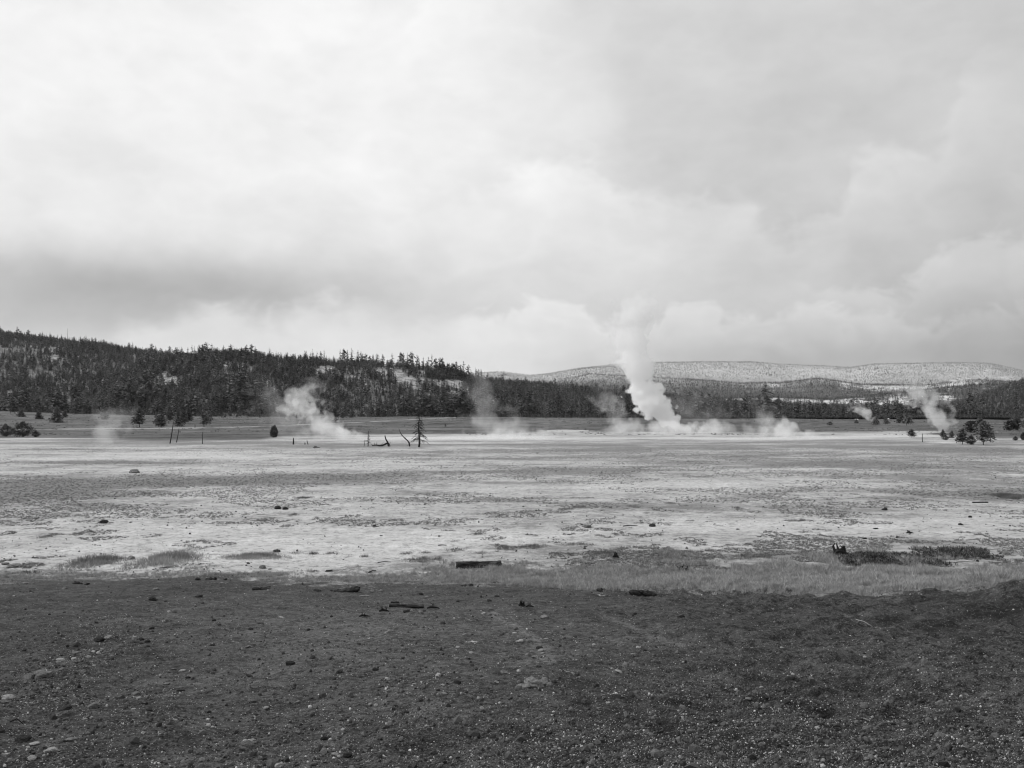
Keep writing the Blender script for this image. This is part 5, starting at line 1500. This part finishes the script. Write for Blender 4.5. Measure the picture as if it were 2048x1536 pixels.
plume(655, 872, [(668, 866, 20, 1.0), (642, 850, 26, 1.0), (622, 832, 34, .85), (606, 812, 36, .7), (598, 795, 32, .6), (612, 780, 28, .45), (628, 766, 20, .12)], 0.24, 'curling steam column in front of the left wooded hill', 6, freq=.33, gain=2.5, billow=.45, sharp=.45)
plume(560, 872, [(590, 868, 30, .5), (572, 840, 46, .6), (552, 810, 44, .5), (540, 785, 38, .4), (526, 762, 28, .1)], 0.05, 'faint grey steam wisp left of the curling column', 7, freq=.26, gain=2.6, billow=.3)
plume(215, 888, [(208, 888, 22, 1.0), (214, 872, 30, .9), (224, 850, 36, .7), (236, 828, 34, .6), (246, 810, 22, .15)], 0.085, 'faint steam wisp rising from the flat at far left', 8, freq=.32, gain=2.6, billow=.3)
plume(1010, 878, [(1025, 880, 62, 1.1), (1015, 862, 60, .8), (992, 840, 46, .55), (975, 815, 40, .4), (962, 785, 36, .34), (953, 755, 32, .22), (948, 733, 24, .05)], 0.095, 'wide ragged steam veil in the middle of the flat', 9, freq=.26, gain=2.6, billow=.3)
plume(1040, 880, [(920, 880, 6, .4), (985, 876, 12, 1.0), (1040, 873, 15, 1.2), (1110, 873, 11, .8), (1190, 872, 6, .2)], .12, 'bright ground-hugging steam in the middle of the flat', 10, axis='x', freq=.30, gain=2.1, billow=.25)
plume(1590, 876, [(1690, 878, 4, .8), (1630, 872, 10, 1.2), (1585, 865, 18, 1.1), (1540, 858, 22, .8), (1495, 860, 18, .3)], 0.26, 'low steam bank creeping over the flat right of the tall column', 11, axis='x', freq=.30, gain=2.1, billow=.3, sharp=.5)
plume(1540, 872, [(1560, 866, 30, .8), (1540, 848, 40, .7), (1522, 828, 36, .5), (1508, 806, 28, .1)], 0.07, 'pale wisp rising out of the low steam bank at right', 12, freq=.26, gain=2.6, billow=.3)
plume(1895, 867, [(1897, 868, 7, 1.2), (1890, 855, 16, 1.1), (1882, 840, 24, 1.0), (1866, 822, 26, .8), (1856, 806, 30, .55), (1842, 788, 30, .4), (1824, 768, 24, .1)], 0.3, 'steam column rising beside the pines on the right', 13, freq=.26, gain=2.4, billow=.4, sharp=.5)
plume(1738, 843, [(1743, 842, 7, 1.2), (1734, 834, 13, 1.1), (1725, 824, 17, .9), (1713, 812, 16, .25)], .22, 'small white steam puff far off by the white hut', 14, freq=.22, gain=2.1, billow=.35, sharp=.45)
plume(1790, 870, [(1800, 870, 20, .6), (1790, 858, 34, .6), (1770, 845, 34, .4), (1755, 834, 24, .1)], .012, 'barely visible steam haze over the right flat', 15, freq=.2, gain=2.6, billow=.3)

# ------------------------------------------------------------------ thin damp air over the basin
def haze():
    m = bpy.data.materials.new('haze'); m.use_nodes = True
    tr = m.node_tree; tr.nodes.clear()
    t = NT(tr)
    out = t.n('ShaderNodeOutputMaterial'); pv = t.n('ShaderNodeVolumePrincipled')
    tr.links.new(pv.outputs[0], out.inputs['Volume'])
    pv.inputs['Color'].default_value = (.95, .95, .95, 1)
    pv.inputs['Density'].default_value = 2.2e-5
    pv.inputs['Anisotropy'].default_value = 0.2
    a, z0, z1 = 12600.0, -4.0, 520.0
    v = [(x, y, z) for z in (z0, z1) for y in (-a, a) for x in (-a, a)]
    o = link('haze', mesh_np('haze', v, np.array([(0, 2, 3, 1), (4, 5, 7, 6), (0, 1, 5, 4), (2, 6, 7, 3), (0, 4, 6, 2), (1, 3, 7, 5)]), [m]))
    tag(o, kind='stuff')
haze()
